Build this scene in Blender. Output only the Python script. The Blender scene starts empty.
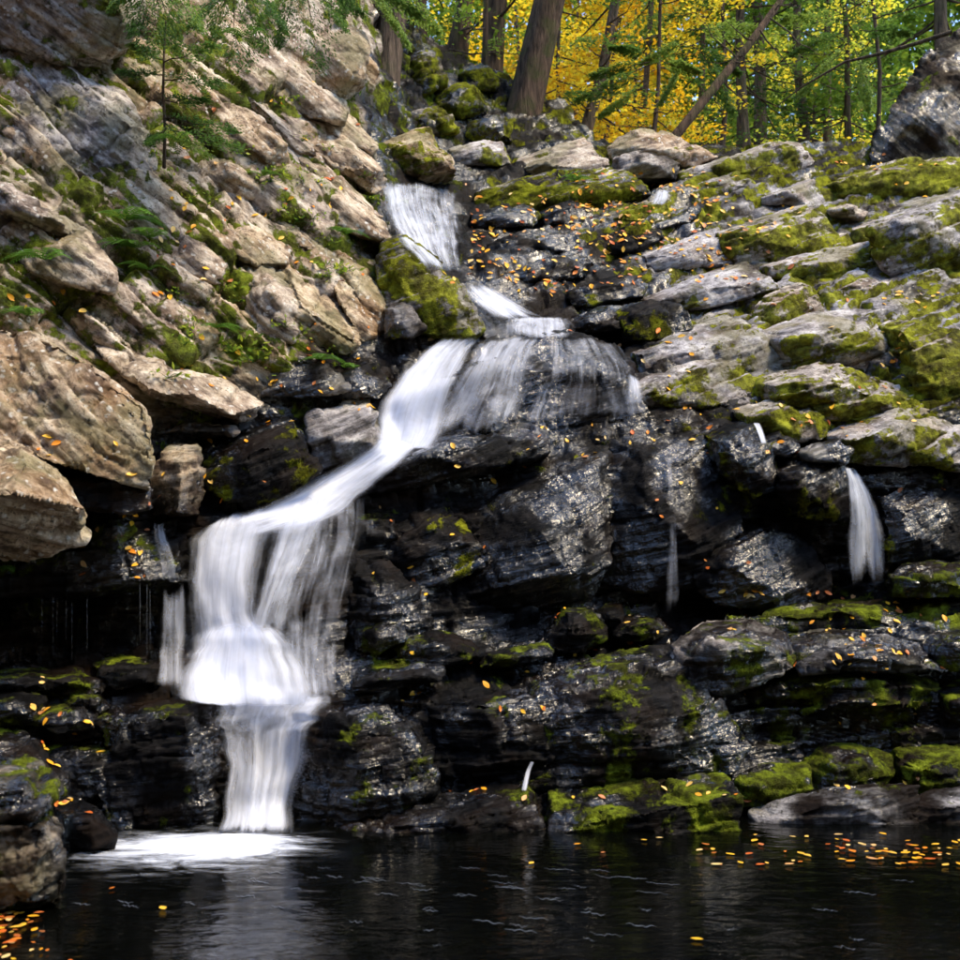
import bpy, bmesh, math, random
import numpy as np
from mathutils import Vector

# ------------------------------------------------------------------ scene, camera, light
scene = bpy.context.scene
COL = scene.collection
R = math.radians
FPX = 1100.0                      # focal length in photo pixels (photo is 960 wide)
PITCH = R(5.0)
CAM = np.array([0.0, 0.0, 1.8])

cam_data = bpy.data.cameras.new('camera')
cam_data.sensor_width = 36.0
cam_data.lens = 36.0 * FPX / 960.0
cam_data.clip_start = 0.1
cam_data.clip_end = 500.0
cam_data.dof.use_dof = True
cam_data.dof.focus_distance = 11.0
cam_data.dof.aperture_fstop = 2.4
cam = bpy.data.objects.new('camera', cam_data)
cam.location = CAM
cam.rotation_euler = (R(90) + PITCH, 0, 0)
COL.objects.link(cam)
scene.camera = cam

SUN_ELEV, SUN_AZ = R(62), R(112)     # azimuth measured clockwise from +Y (view direction)
world = bpy.data.worlds.new('World')
scene.world = world
world.use_nodes = True
wn = world.node_tree
bg = wn.nodes['Background']
sky = wn.nodes.new('ShaderNodeTexSky')
sky.sky_type = 'NISHITA'
sky.sun_disc = False
sky.sun_elevation = SUN_ELEV
sky.sun_rotation = SUN_AZ
sky.dust_density = 0.6
sky.ozone_density = 2.5
wn.links.new(sky.outputs[0], bg.inputs[0])
bg.inputs[1].default_value = 0.125

sun_data = bpy.data.lights.new('sun', 'SUN')
sun_data.energy = 1.5
sun_data.angle = R(18)
sun_data.color = (1.0, 0.82, 0.54)
sun = bpy.data.objects.new('sun', sun_data)
sd = Vector((math.sin(SUN_AZ) * math.cos(SUN_ELEV), math.cos(SUN_AZ) * math.cos(SUN_ELEV), math.sin(SUN_ELEV)))
sun.rotation_euler = sd.to_track_quat('Z', 'Y').to_euler()
sun.location = (14, -4, 22)
COL.objects.link(sun)

scene.view_settings.view_transform = 'Standard'
scene.view_settings.look = 'None'
scene.view_settings.gamma = 1.0
scene.view_settings.exposure = 2.0
scene.render.engine = 'CYCLES'
scene.cycles.max_bounces = 6
scene.cycles.transparent_max_bounces = 24
scene.cycles.use_denoising = True
scene.cycles.use_adaptive_sampling = True
scene.cycles.adaptive_threshold = 0.03

rng = np.random.default_rng(7)
random.seed(7)

# ------------------------------------------------------------------ pixel direction helpers
def ray(px, py):
    px = np.asarray(px, float); py = np.asarray(py, float)
    cx = (px - 480.0) / FPX; cy = (480.0 - py) / FPX
    d = np.stack([cx + 0 * cy, math.cos(PITCH) - cy * math.sin(PITCH) + 0 * cx,
                  math.sin(PITCH) + cy * math.cos(PITCH) + 0 * cx], -1)
    return d

def at(px, py, Y):
    d = ray(px, py)
    return CAM + d * (np.asarray(Y, float) / d[..., 1])[..., None]

# ------------------------------------------------------------------ numpy noise
def _h(ix, iy, iz, seed):
    n = (ix.astype(np.int64) * 374761393 + iy.astype(np.int64) * 668265263 + iz.astype(np.int64) * 2147483647 + seed * 974711) & 0xFFFFFFFF
    n = ((n ^ (n >> 13)) * 1274126177) & 0xFFFFFFFF
    n = ((n ^ (n >> 15)) * 2246822519) & 0xFFFFFFFF
    n = n ^ (n >> 16)
    return (n & 0xFFFFFF).astype(np.float64) / 16777216.0

def vnoise(P, seed=0):
    I = np.floor(P); f = P - I; f = f * f * (3 - 2 * f)
    x, y, z = I[:, 0].astype(np.int64), I[:, 1].astype(np.int64), I[:, 2].astype(np.int64)
    r = 0
    for dx in (0, 1):
        wx = f[:, 0] if dx else 1 - f[:, 0]
        for dy in (0, 1):
            wy = f[:, 1] if dy else 1 - f[:, 1]
            for dz in (0, 1):
                wz = f[:, 2] if dz else 1 - f[:, 2]
                r = r + wx * wy * wz * _h(x + dx, y + dy, z + dz, seed)
    return r * 2 - 1

def fbm(P, seed=0, octaves=4, gain=0.5):
    a, s, r, t = 1.0, 1.0, 0, 0
    for o in range(octaves):
        r = r + a * vnoise(P * s + 17.3 * o, seed + o); t += a
        a *= gain; s *= 2.03
    return r / t

def worley(P, seed=0):
    I = np.floor(P); f = P - I
    x, y, z = I[:, 0].astype(np.int64), I[:, 1].astype(np.int64), I[:, 2].astype(np.int64)
    N = len(P)
    F1 = np.full(N, 9.0); F2 = np.full(N, 9.0); A = np.zeros(N); B = np.zeros((N, 3)); Q = np.zeros((N, 3))
    for dx in (-1, 0, 1):
        for dy in (-1, 0, 1):
            for dz in (-1, 0, 1):
                a, b, c = x + dx, y + dy, z + dz
                r1, r2, r3 = _h(a, b, c, seed), _h(a, b, c, seed + 1), _h(a, b, c, seed + 2)
                q = np.stack([dx + r1 - f[:, 0], dy + r2 - f[:, 1], dz + r3 - f[:, 2]], 1)
                d = np.sqrt((q * q).sum(1))
                m = d < F1
                F2 = np.where(m, F1, np.minimum(F2, d))
                F1 = np.where(m, d, F1)
                A = np.where(m, _h(a, b, c, seed + 3), A)
                B[m] = np.stack([r3, r1, r2], 1)[m] - 0.5
                Q[m] = q[m]
    return F1, F2, A * 2 - 1, B, Q

def frame_of(n):
    n = np.array(n, float); n /= np.linalg.norm(n)
    t = np.cross(n, [0.0, 1.0, 0.0]); t /= np.linalg.norm(t)
    return n, t, np.cross(n, t)

STRATA = {'L': frame_of((0.62, -0.40, 0.66)), 'R': frame_of((-0.30, -0.30, 0.90)), 'H': frame_of((-0.09, -0.16, 1.0))}

def jointed(W, fr, size, seed):
    """beds of uneven thickness, broken into blocks by joints: every block stands out by its own amount"""
    n, t, b = fr
    q = W @ n / (0.30 * size) + 0.35 * np.sin(W @ n / (0.30 * size) * 1.7 + seed)
    L = np.floor(q); fq = q - L
    z0 = np.zeros_like(L)
    r = _h(L, z0, z0, seed); wdt = 0.7 + 0.9 * _h(L, z0, z0 + 1, seed)
    u = (W @ t) / (size * wdt) + r * 7.3 + 0.25 * (W @ b) / size
    v = (W @ b) / (size * (0.8 + 0.8 * _h(L, z0, z0 + 2, seed))) + r * 3.1 - 0.3 * (W @ t) / size
    U, V_ = np.floor(u), np.floor(v); fu, fv = u - U, v - V_
    rb = _h(L, U, V_, seed + 3)
    e = np.minimum(np.minimum(fq, 1 - fq) * 0.45, np.minimum(np.minimum(fu, 1 - fu), np.minimum(fv, 1 - fv)))
    tilt = (_h(L, U, V_, seed + 4) - .5) * (fu - .5) + (_h(L, U, V_, seed + 5) - .5) * (fv - .5) + 0.5 * (fq - .5)
    return 0.8 * (r * 2 - 1) + 0.8 * (rb * 2 - 1) + 1.1 * tilt - 0.7 * np.exp(-(e / 0.035) ** 2)

def crag(P, st, size, amp, seed=0, flat=2.6):
    """displacement of layered, jointed rock"""
    fr = STRATA[st]
    W = P + 0.09 * size * np.stack([fbm(P / size * 1.2 + k * 31, seed + k, 3) for k in range(3)], 1)
    out = 0.75 * jointed(W, fr, size, seed) + 0.36 * jointed(W + 5.1, fr, size * 0.37, seed + 40)
    S = np.stack([W @ fr[0] * flat, W @ fr[1], W @ fr[2]], 1) / size
    F1, F2, c, B, Q = worley(S * 2.2, seed + 22)
    out = out + 0.34 * (0.5 * c + 1.5 * (B * Q).sum(1) - 0.5 * np.exp(-((F2 - F1) / 0.05) ** 2))
    r = fbm(P / size * 4.0, seed + 5, 4, 0.6)
    return amp * (out + 0.22 * (0.4 - np.abs(r) * 2))

# ------------------------------------------------------------------ mesh + object helpers
def mesh_from(name, V, F, smooth=True):
    V = np.asarray(V, np.float32); F = np.asarray(F, np.int32)
    me = bpy.data.meshes.new(name)
    k = F.shape[1]
    me.vertices.add(len(V)); me.vertices.foreach_set('co', V.ravel())
    me.loops.add(F.size); me.loops.foreach_set('vertex_index', F.ravel())
    me.polygons.add(len(F)); me.polygons.foreach_set('loop_start', np.arange(0, F.size, k, dtype=np.int32))
    if smooth:
        me.polygons.foreach_set('use_smooth', np.ones(len(F), bool))
    me.update(calc_edges=True); me.validate()
    return me

def put_attr(me, name, arr):
    a = me.attributes.get(name) or me.attributes.new(name, 'FLOAT', 'POINT')
    a.data.foreach_set('value', np.asarray(arr, np.float32))

def get_co(me):
    v = np.empty(len(me.vertices) * 3, np.float32); me.vertices.foreach_get('co', v); return v.reshape(-1, 3).astype(np.float64)

def get_no(me):
    v = np.empty(len(me.vertices) * 3, np.float32); me.vertex_normals.foreach_get('vector', v); return v.reshape(-1, 3).astype(np.float64)

def link(name, me, mat=None, parent=None, label=None, cat=None, group=None, kind=None, loc=None):
    o = bpy.data.objects.new(name, me)
    COL.objects.link(o)
    if mat is not None and me is not None:
        me.materials.clear(); me.materials.append(mat)
    if parent is not None: o.parent = parent
    if label: o['label'] = label
    if cat: o['category'] = cat
    if group: o['group'] = group
    if kind: o['kind'] = kind
    if loc is not None: o.location = loc
    return o

def tube(path, radii, seg=10, rough=0.0, seed=0):
    path = np.asarray(path, float); n = len(path)
    tang = np.gradient(path, axis=0); tang /= np.linalg.norm(tang, axis=1)[:, None] + 1e-9
    ref = np.array([0.31, 0.87, 0.05]) if abs(tang[0][2]) > 0.5 else np.array([0, 0, 1.0])
    V = []; ang = np.linspace(0, 2 * math.pi, seg, endpoint=False)
    rr = np.random.default_rng(seed)
    lob = 1 + rough * rr.uniform(-1, 1, seg)
    for i in range(n):
        u = np.cross(tang[i], ref); u /= np.linalg.norm(u); w = np.cross(tang[i], u)
        k = lob * (1 + 0.4 * rough * rr.uniform(-1, 1, seg))
        V.append(path[i] + radii[i] * k[:, None] * (np.cos(ang)[:, None] * u + np.sin(ang)[:, None] * w))
    V = np.concatenate(V)
    F = []
    for i in range(n - 1):
        for j in range(seg):
            F.append((i * seg + j, i * seg + (j + 1) % seg, (i + 1) * seg + (j + 1) % seg, (i + 1) * seg + j))
    return V, np.array(F)

def merge(parts):
    Vs, Fs, o = [], [], 0
    for V, F in parts:
        Vs.append(np.asarray(V)); Fs.append(np.asarray(F) + o); o += len(V)
    return np.concatenate(Vs), np.concatenate(Fs)

# ------------------------------------------------------------------ node helpers
class NT:
    def __init__(self, name):
        self.m = bpy.data.materials.new(name); self.m.use_nodes = True
        self.t = self.m.node_tree; self.t.nodes.clear()
    def n(self, typ, **kw):
        nd = self.t.nodes.new(typ)
        for k, v in kw.items():
            setattr(nd, k, v)
        return nd
    def l(self, a, b): self.t.links.new(a, b)
    def set(self, sock, v):
        if hasattr(v, 'links'): self.l(v, sock)
        else: sock.default_value = v
    def math(self, op, a, b=0.0, c=None, clamp=False):
        nd = self.n('ShaderNodeMath', operation=op, use_clamp=clamp)
        self.set(nd.inputs[0], a); self.set(nd.inputs[1], b)
        if c is not None: self.set(nd.inputs[2], c)
        return nd.outputs[0]
    def vmath(self, op, a, b=(0, 0, 0)):
        nd = self.n('ShaderNodeVectorMath', operation=op)
        self.set(nd.inputs[0], a); self.set(nd.inputs[1], b)
        return nd.outputs['Value'] if op == 'DOT_PRODUCT' else nd.outputs['Vector']
    def comb(self, x, y, z):
        nd = self.n('ShaderNodeCombineXYZ')
        for i, v in enumerate((x, y, z)): self.set(nd.inputs[i], v)
        return nd.outputs[0]
    def noise(self, vec, scale, detail=4, rough=0.55, dist=0.0):
        nd = self.n('ShaderNodeTexNoise')
        if vec is not None: self.l(vec, nd.inputs['Vector'])
        nd.inputs['Scale'].default_value = scale; nd.inputs['Detail'].default_value = detail
        nd.inputs['Roughness'].default_value = rough; nd.inputs['Distortion'].default_value = dist
        return nd.outputs[0]
    def ramp(self, fac, stops, interp='LINEAR'):
        nd = self.n('ShaderNodeValToRGB'); nd.color_ramp.interpolation = interp
        e = nd.color_ramp.elements
        while len(e) < len(stops): e.new(0.5)
        for i, (p, c) in enumerate(stops):
            e[i].position = p; e[i].color = (*c, 1) if len(c) == 3 else c
        self.l(fac, nd.inputs[0]); return nd.outputs[0]
    def mix(self, fac, a, b, blend='MIX'):
        nd = self.n('ShaderNodeMix', data_type='RGBA', blend_type=blend)
        self.set(nd.inputs[0], fac)
        for s, v in ((nd.inputs[6], a), (nd.inputs[7], b)):
            if hasattr(v, 'links'): self.l(v, s)
            else: s.default_value = (*v, 1) if len(v) == 3 else v
        return nd.outputs[2]
    def fmix(self, fac, a, b):
        nd = self.n('ShaderNodeMix', data_type='FLOAT')
        self.set(nd.inputs[0], fac); self.set(nd.inputs[2], a); self.set(nd.inputs[3], b)
        return nd.outputs[0]
    def smooth(self, v, a, b):
        nd = self.n('ShaderNodeMapRange', interpolation_type='SMOOTHSTEP')
        self.set(nd.inputs[0], v); nd.inputs[1].default_value = a; nd.inputs[2].default_value = b
        return nd.outputs[0]
    def attr(self, name):
        nd = self.n('ShaderNodeAttribute', attribute_name=name); return nd.outputs['Fac']
    def bump(self, h, strength, dist, normal=None):
        nd = self.n('ShaderNodeBump'); nd.inputs['Strength'].default_value = strength; nd.inputs['Distance'].default_value = dist
        self.l(h, nd.inputs['Height'])
        if normal is not None: self.l(normal, nd.inputs['Normal'])
        return nd.outputs[0]
    def pbsdf(self, **kw):
        nd = self.n('ShaderNodeBsdfPrincipled')
        for k, v in kw.items():
            s = nd.inputs[k]
            if hasattr(v, 'links'): self.l(v, s)
            elif isinstance(v, tuple) and len(v) == 3 and s.type == 'RGBA': s.default_value = (*v, 1)
            else: s.default_value = v
        return nd.outputs[0]
    def out(self, shader):
        o = self.n('ShaderNodeOutputMaterial'); self.l(shader, o.inputs[0]); return self.m

# ------------------------------------------------------------------ materials
def rock_material(st):
    N = NT('rock_' + st)
    geo = N.n('ShaderNodeNewGeometry'); pos = geo.outputs['Position']
    n, t, b = STRATA[st]
    sc = N.comb(N.math('MULTIPLY', N.vmath('DOT_PRODUCT', pos, tuple(n)), 7.0),
                N.vmath('DOT_PRODUCT', pos, tuple(t)), N.vmath('DOT_PRODUCT', pos, tuple(b)))
    wet, moss, tone, stain = (N.attr(k) for k in ('wet', 'moss', 'tone', 'stain'))
    nA = N.noise(pos, 1.7, 7, 0.62)
    nS = N.noise(sc, 1.9, 12, 0.70, 0.25)
    nG = N.noise(pos, 11, 12, 0.74)
    nF = N.noise(pos, 38, 6, 0.70)
    nB = N.noise(N.vmath('ADD', pos, (9.1, 3.3, 5.7)), 4.2, 8, 0.66)
    f = N.math('ADD', N.math('ADD', N.math('MULTIPLY', nS, 0.46), N.math('MULTIPLY', nB, 0.30)), N.math('MULTIPLY', nG, 0.24))
    warm = N.ramp(f, [(0.40, (0.030, 0.020, 0.013)), (0.455, (0.13, 0.083, 0.040)), (0.51, (0.42, 0.315, 0.18)), (0.58, (0.68, 0.58, 0.42))])
    pink = N.ramp(f, [(0.40, (0.040, 0.024, 0.020)), (0.455, (0.155, 0.10, 0.062)), (0.51, (0.45, 0.335, 0.22)), (0.58, (0.70, 0.60, 0.46))])
    cool = N.ramp(f, [(0.40, (0.035, 0.033, 0.034)), (0.455, (0.14, 0.132, 0.137)), (0.51, (0.35, 0.335, 0.35)), (0.58, (0.60, 0.58, 0.575))])
    warm = N.mix(N.smooth(N.noise(N.vmath('ADD', pos, (5.5, 1.3, 9.9)), 0.9, 6, 0.6), 0.42, 0.58), warm, pink)
    dry = N.mix(tone, warm, cool)
    # ochre iron stain in patches
    sm = N.math('MULTIPLY', N.smooth(nA, 0.47, 0.62), stain, clamp=True)
    dry = N.mix(sm, dry, N.ramp(nB, [(0.35, (0.075, 0.036, 0.012)), (0.65, (0.32, 0.17, 0.06))]))
    # pale crustose lichen
    vo = N.n('ShaderNodeTexVoronoi'); N.l(N.vmath('ADD', pos, N.vmath('MULTIPLY', N.comb(nG, nA, nB), (0.12, 0.12, 0.12))), vo.inputs['Vector'])
    vo.inputs['Scale'].default_value = 13
    li = N.math('MULTIPLY', N.smooth(N.math('ADD', vo.outputs['Distance'], N.math('MULTIPLY', nG, 1.1)), 0.86, 0.66), N.smooth(nA, 0.46, 0.56))
    dry = N.mix(N.math('MULTIPLY', li, 0.75), dry, (0.68, 0.67, 0.62))
    # green-grey lichen film and dark algae freckles
    dry = N.mix(N.math('MULTIPLY', N.smooth(N.noise(N.vmath('ADD', pos, (1.7, 8.1, 2.9)), 1.3, 6, 0.65), 0.47, 0.60), 0.62), dry, N.mix(nG, (0.06, 0.056, 0.022), (0.30, 0.27, 0.13)))
    fk = N.math('MULTIPLY', N.smooth(nF, 0.53, 0.64), N.smooth(nB, 0.44, 0.56))
    dry = N.mix(N.math('MULTIPLY', fk, 0.85), dry, (0.030, 0.028, 0.020))
    wetc = N.ramp(f, [(0.42, (0.0010, 0.0010, 0.0012)), (0.5, (0.0032, 0.0031, 0.0034)), (0.58, (0.014, 0.0128, 0.0130))])
    wetc = N.mix(N.math('MULTIPLY', sm, 0.6), wetc, (0.028, 0.013, 0.004))
    wm = N.smooth(N.math('ADD', wet, N.math('MULTIPLY', N.math('SUBTRACT', nA, 0.5), 1.3)), 0.3, 0.66)
    col = N.mix(wm, dry, wetc)
    # moss keeps to the risers and hollows, the worn bedding planes stay bare
    top = N.vmath('DOT_PRODUCT', geo.outputs['Normal'], tuple(n))
    nM = N.noise(N.vmath('ADD', pos, (3.3, 7.7, 1.1)), 2.4, 9, 0.70)
    m = N.math('ADD', N.math('ADD', moss, N.math('MULTIPLY', N.math('SUBTRACT', nM, 0.5), 3.0)),
               N.math('MULTIPLY', N.smooth(top, 0.72, 0.96), {'R': -0.42, 'L': -0.30, 'H': 0.06}[st]))
    mm = N.smooth(m, 0.40, 0.58)
    nT = N.noise(pos, 70, 3, 0.6)
    mc = N.ramp(N.math('ADD', N.math('MULTIPLY', nB, 0.6), N.math('MULTIPLY', nG, 0.4)),
                [(0.36, (0.016, 0.017, 0.003)), (0.46, (0.058, 0.066, 0.007)), (0.52, (0.13, 0.165, 0.010)), (0.60, (0.26, 0.33, 0.020))])
    if st == 'R':
        mc = N.ramp(N.math('ADD', N.math('MULTIPLY', nB, 0.6), N.math('MULTIPLY', nG, 0.4)),
                    [(0.38, (0.022, 0.020, 0.003)), (0.46, (0.085, 0.082, 0.005)), (0.52, (0.19, 0.20, 0.009)), (0.60, (0.38, 0.40, 0.020))])
    mc = N.mix(N.math('MULTIPLY', wm, 0.55), mc, N.mix(0.5, mc, (0.006, 0.008, 0.0015)))
    col = N.mix(N.math('MULTIPLY', mm, 0.94), col, mc)
    gl = N.smooth(N.noise(N.vmath('ADD', pos, (4.4, 2.2, 6.6)), 1.5, 5, 0.6), 0.45, 0.58)
    rw = N.fmix(gl, N.math('MULTIPLY_ADD', nG, 0.4, 0.32), N.math('MULTIPLY_ADD', nG, 0.38, -0.05))
    rough = N.fmix(mm, N.fmix(wm, 0.75, rw), 0.95)
    h = N.math('ADD', N.math('MULTIPLY', nS, 0.75), N.math('MULTIPLY', nG, N.math('MULTIPLY_ADD', wm, -0.22, 0.45)))
    bp = N.bump(h, 0.85, 0.055)
    bp = N.bump(N.math('MULTIPLY', nF, N.math('MULTIPLY_ADD', wm, -0.8, 1.0)), 0.5, 0.012, bp)
    bp = N.bump(N.math('MULTIPLY', nT, mm), 0.9, 0.03, bp)
    sh = N.pbsdf(**{'Base Color': col, 'Roughness': rough, 'Normal': bp, 'Specular IOR Level': N.fmix(mm, N.fmix(wm, 0.3, N.fmix(gl, 0.06, 0.25)), 0.08),
                    'Coat Weight': N.math('MULTIPLY', N.math('MULTIPLY', wm, N.math('SUBTRACT', 1.0, mm)), N.math('MULTIPLY_ADD', gl, 0.95, 0.02)), 'Coat Roughness': 0.07, 'Coat IOR': 1.6,
                    'Coat Normal': N.bump(N.math('ADD', N.math('MULTIPLY', N.noise(sc, 1.7, 5, 0.55, 0.2), 0.7), N.math('MULTIPLY', N.noise(pos, 5.0, 4, 0.55), 0.6)), 1.0, 0.16)})
    return N.out(sh)

ROCK = {k: rock_material(k) for k in 'LRH'}

def leaf_material(name, stops, trans=0.45, rough=0.55, obj_random=False):
    N = NT(name)
    if obj_random:
        fac = N.n('ShaderNodeObjectInfo').outputs['Random']
    else:
        fac = N.attr('tint')
    c = N.ramp(fac, stops)
    p = N.pbsdf(**{'Base Color': c, 'Roughness': rough, 'Specular IOR Level': 0.25})
    tr = N.n('ShaderNodeBsdfTranslucent'); N.l(c, tr.inputs[0])
    mx = N.n('ShaderNodeMixShader'); mx.inputs[0].default_value = trans
    N.l(p, mx.inputs[1]); N.l(tr.outputs[0], mx.inputs[2])
    return N.out(mx.outputs[0])

M_FALLEN = leaf_material('fallen_leaf', [(0.0, (0.62, 0.13, 0.02)), (0.10, (0.30, 0.10, 0.03)), (0.2, (0.72, 0.20, 0.02)), (0.32, (0.85, 0.36, 0.02)), (0.5, (0.88, 0.50, 0.03)), (0.75, (0.85, 0.50, 0.08)), (0.9, (0.80, 0.58, 0.24)), (1.0, (0.50, 0.14, 0.04))], 0.2, 0.4, True)
M_LITTER = leaf_material('fallen_leaf_litter', [(0.0, (0.62, 0.13, 0.02)), (0.10, (0.30, 0.10, 0.03)), (0.2, (0.72, 0.20, 0.02)), (0.32, (0.85, 0.36, 0.02)), (0.5, (0.88, 0.50, 0.03)), (0.75, (0.85, 0.50, 0.08)), (0.9, (0.80, 0.58, 0.24)), (1.0, (0.50, 0.14, 0.04))], 0.2, 0.4)
M_HEMLOCK = leaf_material('hemlock_needles', [(0.0, (0.035, 0.085, 0.02)), (0.5, (0.09, 0.18, 0.035)), (1.0, (0.24, 0.34, 0.06))], 0.5)
M_GREEN = leaf_material('green_leaves', [(0.0, (0.09, 0.17, 0.02)), (0.5, (0.20, 0.31, 0.03)), (1.0, (0.44, 0.50, 0.05))], 0.55)
M_YELLOW = leaf_material('autumn_leaves', [(0.0, (0.68, 0.36, 0.015)), (0.35, (0.85, 0.60, 0.025)), (0.75, (0.88, 0.74, 0.06)), (1.0, (0.60, 0.66, 0.07))], 0.6)
M_FERN = leaf_material('fern_frond', [(0.0, (0.05, 0.13, 0.015)), (1.0, (0.13, 0.27, 0.03))], 0.4)

def bark_material(name, a, b, mossy=0.0):
    N = NT(name)
    tc = N.n('ShaderNodeNewGeometry'); pos = tc.outputs['Position']
    st = N.vmath('MULTIPLY', pos, (1.0, 1.0, 0.16))
    n1 = N.noise(st, 16, 6, 0.65, 0.4); n2 = N.noise(pos, 3, 4)
    c = N.ramp(n1, [(0.35, a), (0.65, b)])
    mk = N.math('MULTIPLY', N.smooth(n2, 0.45, 0.65), mossy)
    c = N.mix(mk, c, (0.05, 0.065, 0.012))
    sh = N.pbsdf(**{'Base Color': c, 'Roughness': 0.9, 'Normal': N.bump(n1, 1.0, 0.06), 'Specular IOR Level': 0.15})
    return N.out(sh)

M_BARK = bark_material('bark_brown', (0.025, 0.016, 0.011), (0.14, 0.088, 0.055), 0.5)
M_BARK2 = bark_material('bark_grey', (0.03, 0.022, 0.016), (0.17, 0.12, 0.085), 0.25)
M_TWIG = bark_material('twig_bark', (0.03, 0.02, 0.015), (0.12, 0.085, 0.06))

def water_fall_material():
    N = NT('white_water')
    uv = N.n('ShaderNodeUVMap'); uv.uv_map = 'flow'
    cov = N.attr('cover'); edge = N.attr('edge')
    s1 = N.noise(N.vmath('MULTIPLY', uv.outputs[0], (5.0, 0.34, 1.0)), 3.0, 2, 0.5, 0.5)
    s2 = N.noise(N.vmath('MULTIPLY', uv.outputs[0], (15.0, 0.5, 1.0)), 3.0, 4, 0.55, 0.3)
    s3 = N.noise(N.vmath('MULTIPLY', uv.outputs[0], (1.8, 1.1, 1.0)), 2.0, 4, 0.55, 0.6)
    s = N.math('ADD', N.math('ADD', N.math('MULTIPLY', s1, 0.42), N.math('MULTIPLY', s2, 0.15)), N.math('MULTIPLY', s3, 0.43))
    a = N.math('ADD', N.math('MULTIPLY', N.math('SUBTRACT', s, 0.5), 2.4), N.math('MULTIPLY_ADD', cov, 1.05, -0.20))
    a = N.math('ADD', a, N.math('MULTIPLY', N.math('SUBTRACT', edge, 1.0), 0.8))
    a = N.math('MULTIPLY', N.smooth(a, -0.15, 1.3), N.math('POWER', edge, 0.8), clamp=True)
    d = N.n('ShaderNodeBsdfDiffuse'); d.inputs[0].default_value = (0.84, 0.88, 0.99, 1)
    tl = N.n('ShaderNodeBsdfTranslucent'); tl.inputs[0].default_value = (0.84, 0.88, 0.99, 1)
    m1 = N.n('ShaderNodeMixShader'); m1.inputs[0].default_value = 0.3
    N.l(d.outputs[0], m1.inputs[1]); N.l(tl.outputs[0], m1.inputs[2])
    tp = N.n('ShaderNodeBsdfTransparent')
    m2 = N.n('ShaderNodeMixShader'); N.l(a, m2.inputs[0])
    N.l(tp.outputs[0], m2.inputs[1]); N.l(m1.outputs[0], m2.inputs[2])
    return N.out(m2.outputs[0])
M_FALL = water_fall_material()

def foam_material():
    N = NT('pool_foam')
    geo = N.n('ShaderNodeNewGeometry'); pos = geo.outputs['Position']
    cov = N.attr('cover')
    s = N.noise(N.vmath('MULTIPLY', pos, (1.0, 2.6, 1.0)), 3.5, 7, 0.66, 0.9)
    a = N.smooth(N.math('ADD', N.math('MULTIPLY', N.math('SUBTRACT', s, 0.5), 1.7), N.math('MULTIPLY_ADD', cov, 1.15, -0.12)), 0.0, 1.1)
    a = N.math('MULTIPLY', a, N.smooth(cov, 0.0, 0.35))
    d = N.n('ShaderNodeBsdfDiffuse'); d.inputs[0].default_value = (0.78, 0.84, 0.97, 1)
    tp = N.n('ShaderNodeBsdfTransparent'); m2 = N.n('ShaderNodeMixShader'); N.l(a, m2.inputs[0])
    N.l(tp.outputs[0], m2.inputs[1]); N.l(d.outputs[0], m2.inputs[2])
    return N.out(m2.outputs[0])
M_FOAM = foam_material()

def pool_material():
    N = NT('pool_water')
    geo = N.n('ShaderNodeNewGeometry'); pos = geo.outputs['Position']
    w = N.noise(N.vmath('MULTIPLY', pos, (1.0, 2.4, 1.0)), 3.0, 3, 0.5, 0.6)
    w2 = N.noise(N.vmath('MULTIPLY', pos, (1.0, 2.0, 1.0)), 14.0, 2, 0.5, 0.3)
    bp = N.bump(w, 0.10, 0.10); bp = N.bump(w2, 0.06, 0.03, bp)
    sh = N.pbsdf(**{'Base Color': (0.0010, 0.0012, 0.0010), 'Roughness': 0.08, 'IOR': 1.33, 'Normal': bp})
    return N.out(sh)
M_POOL = pool_material()

def ground_material():
    N = NT('forest_floor')
    geo = N.n('ShaderNodeNewGeometry'); pos = geo.outputs['Position']
    n1 = N.noise(pos, 4, 7, 0.65); n2 = N.noise(pos, 30, 4, 0.6)
    c = N.ramp(n1, [(0.35, (0.03, 0.022, 0.012)), (0.5, (0.09, 0.055, 0.02)), (0.62, (0.16, 0.10, 0.02)), (0.7, (0.05, 0.06, 0.012))])
    return N.out(N.pbsdf(**{'Base Color': c, 'Roughness': 0.95, 'Normal': N.bump(n2, 0.8, 0.05)}))
M_GROUND = ground_material()
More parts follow.
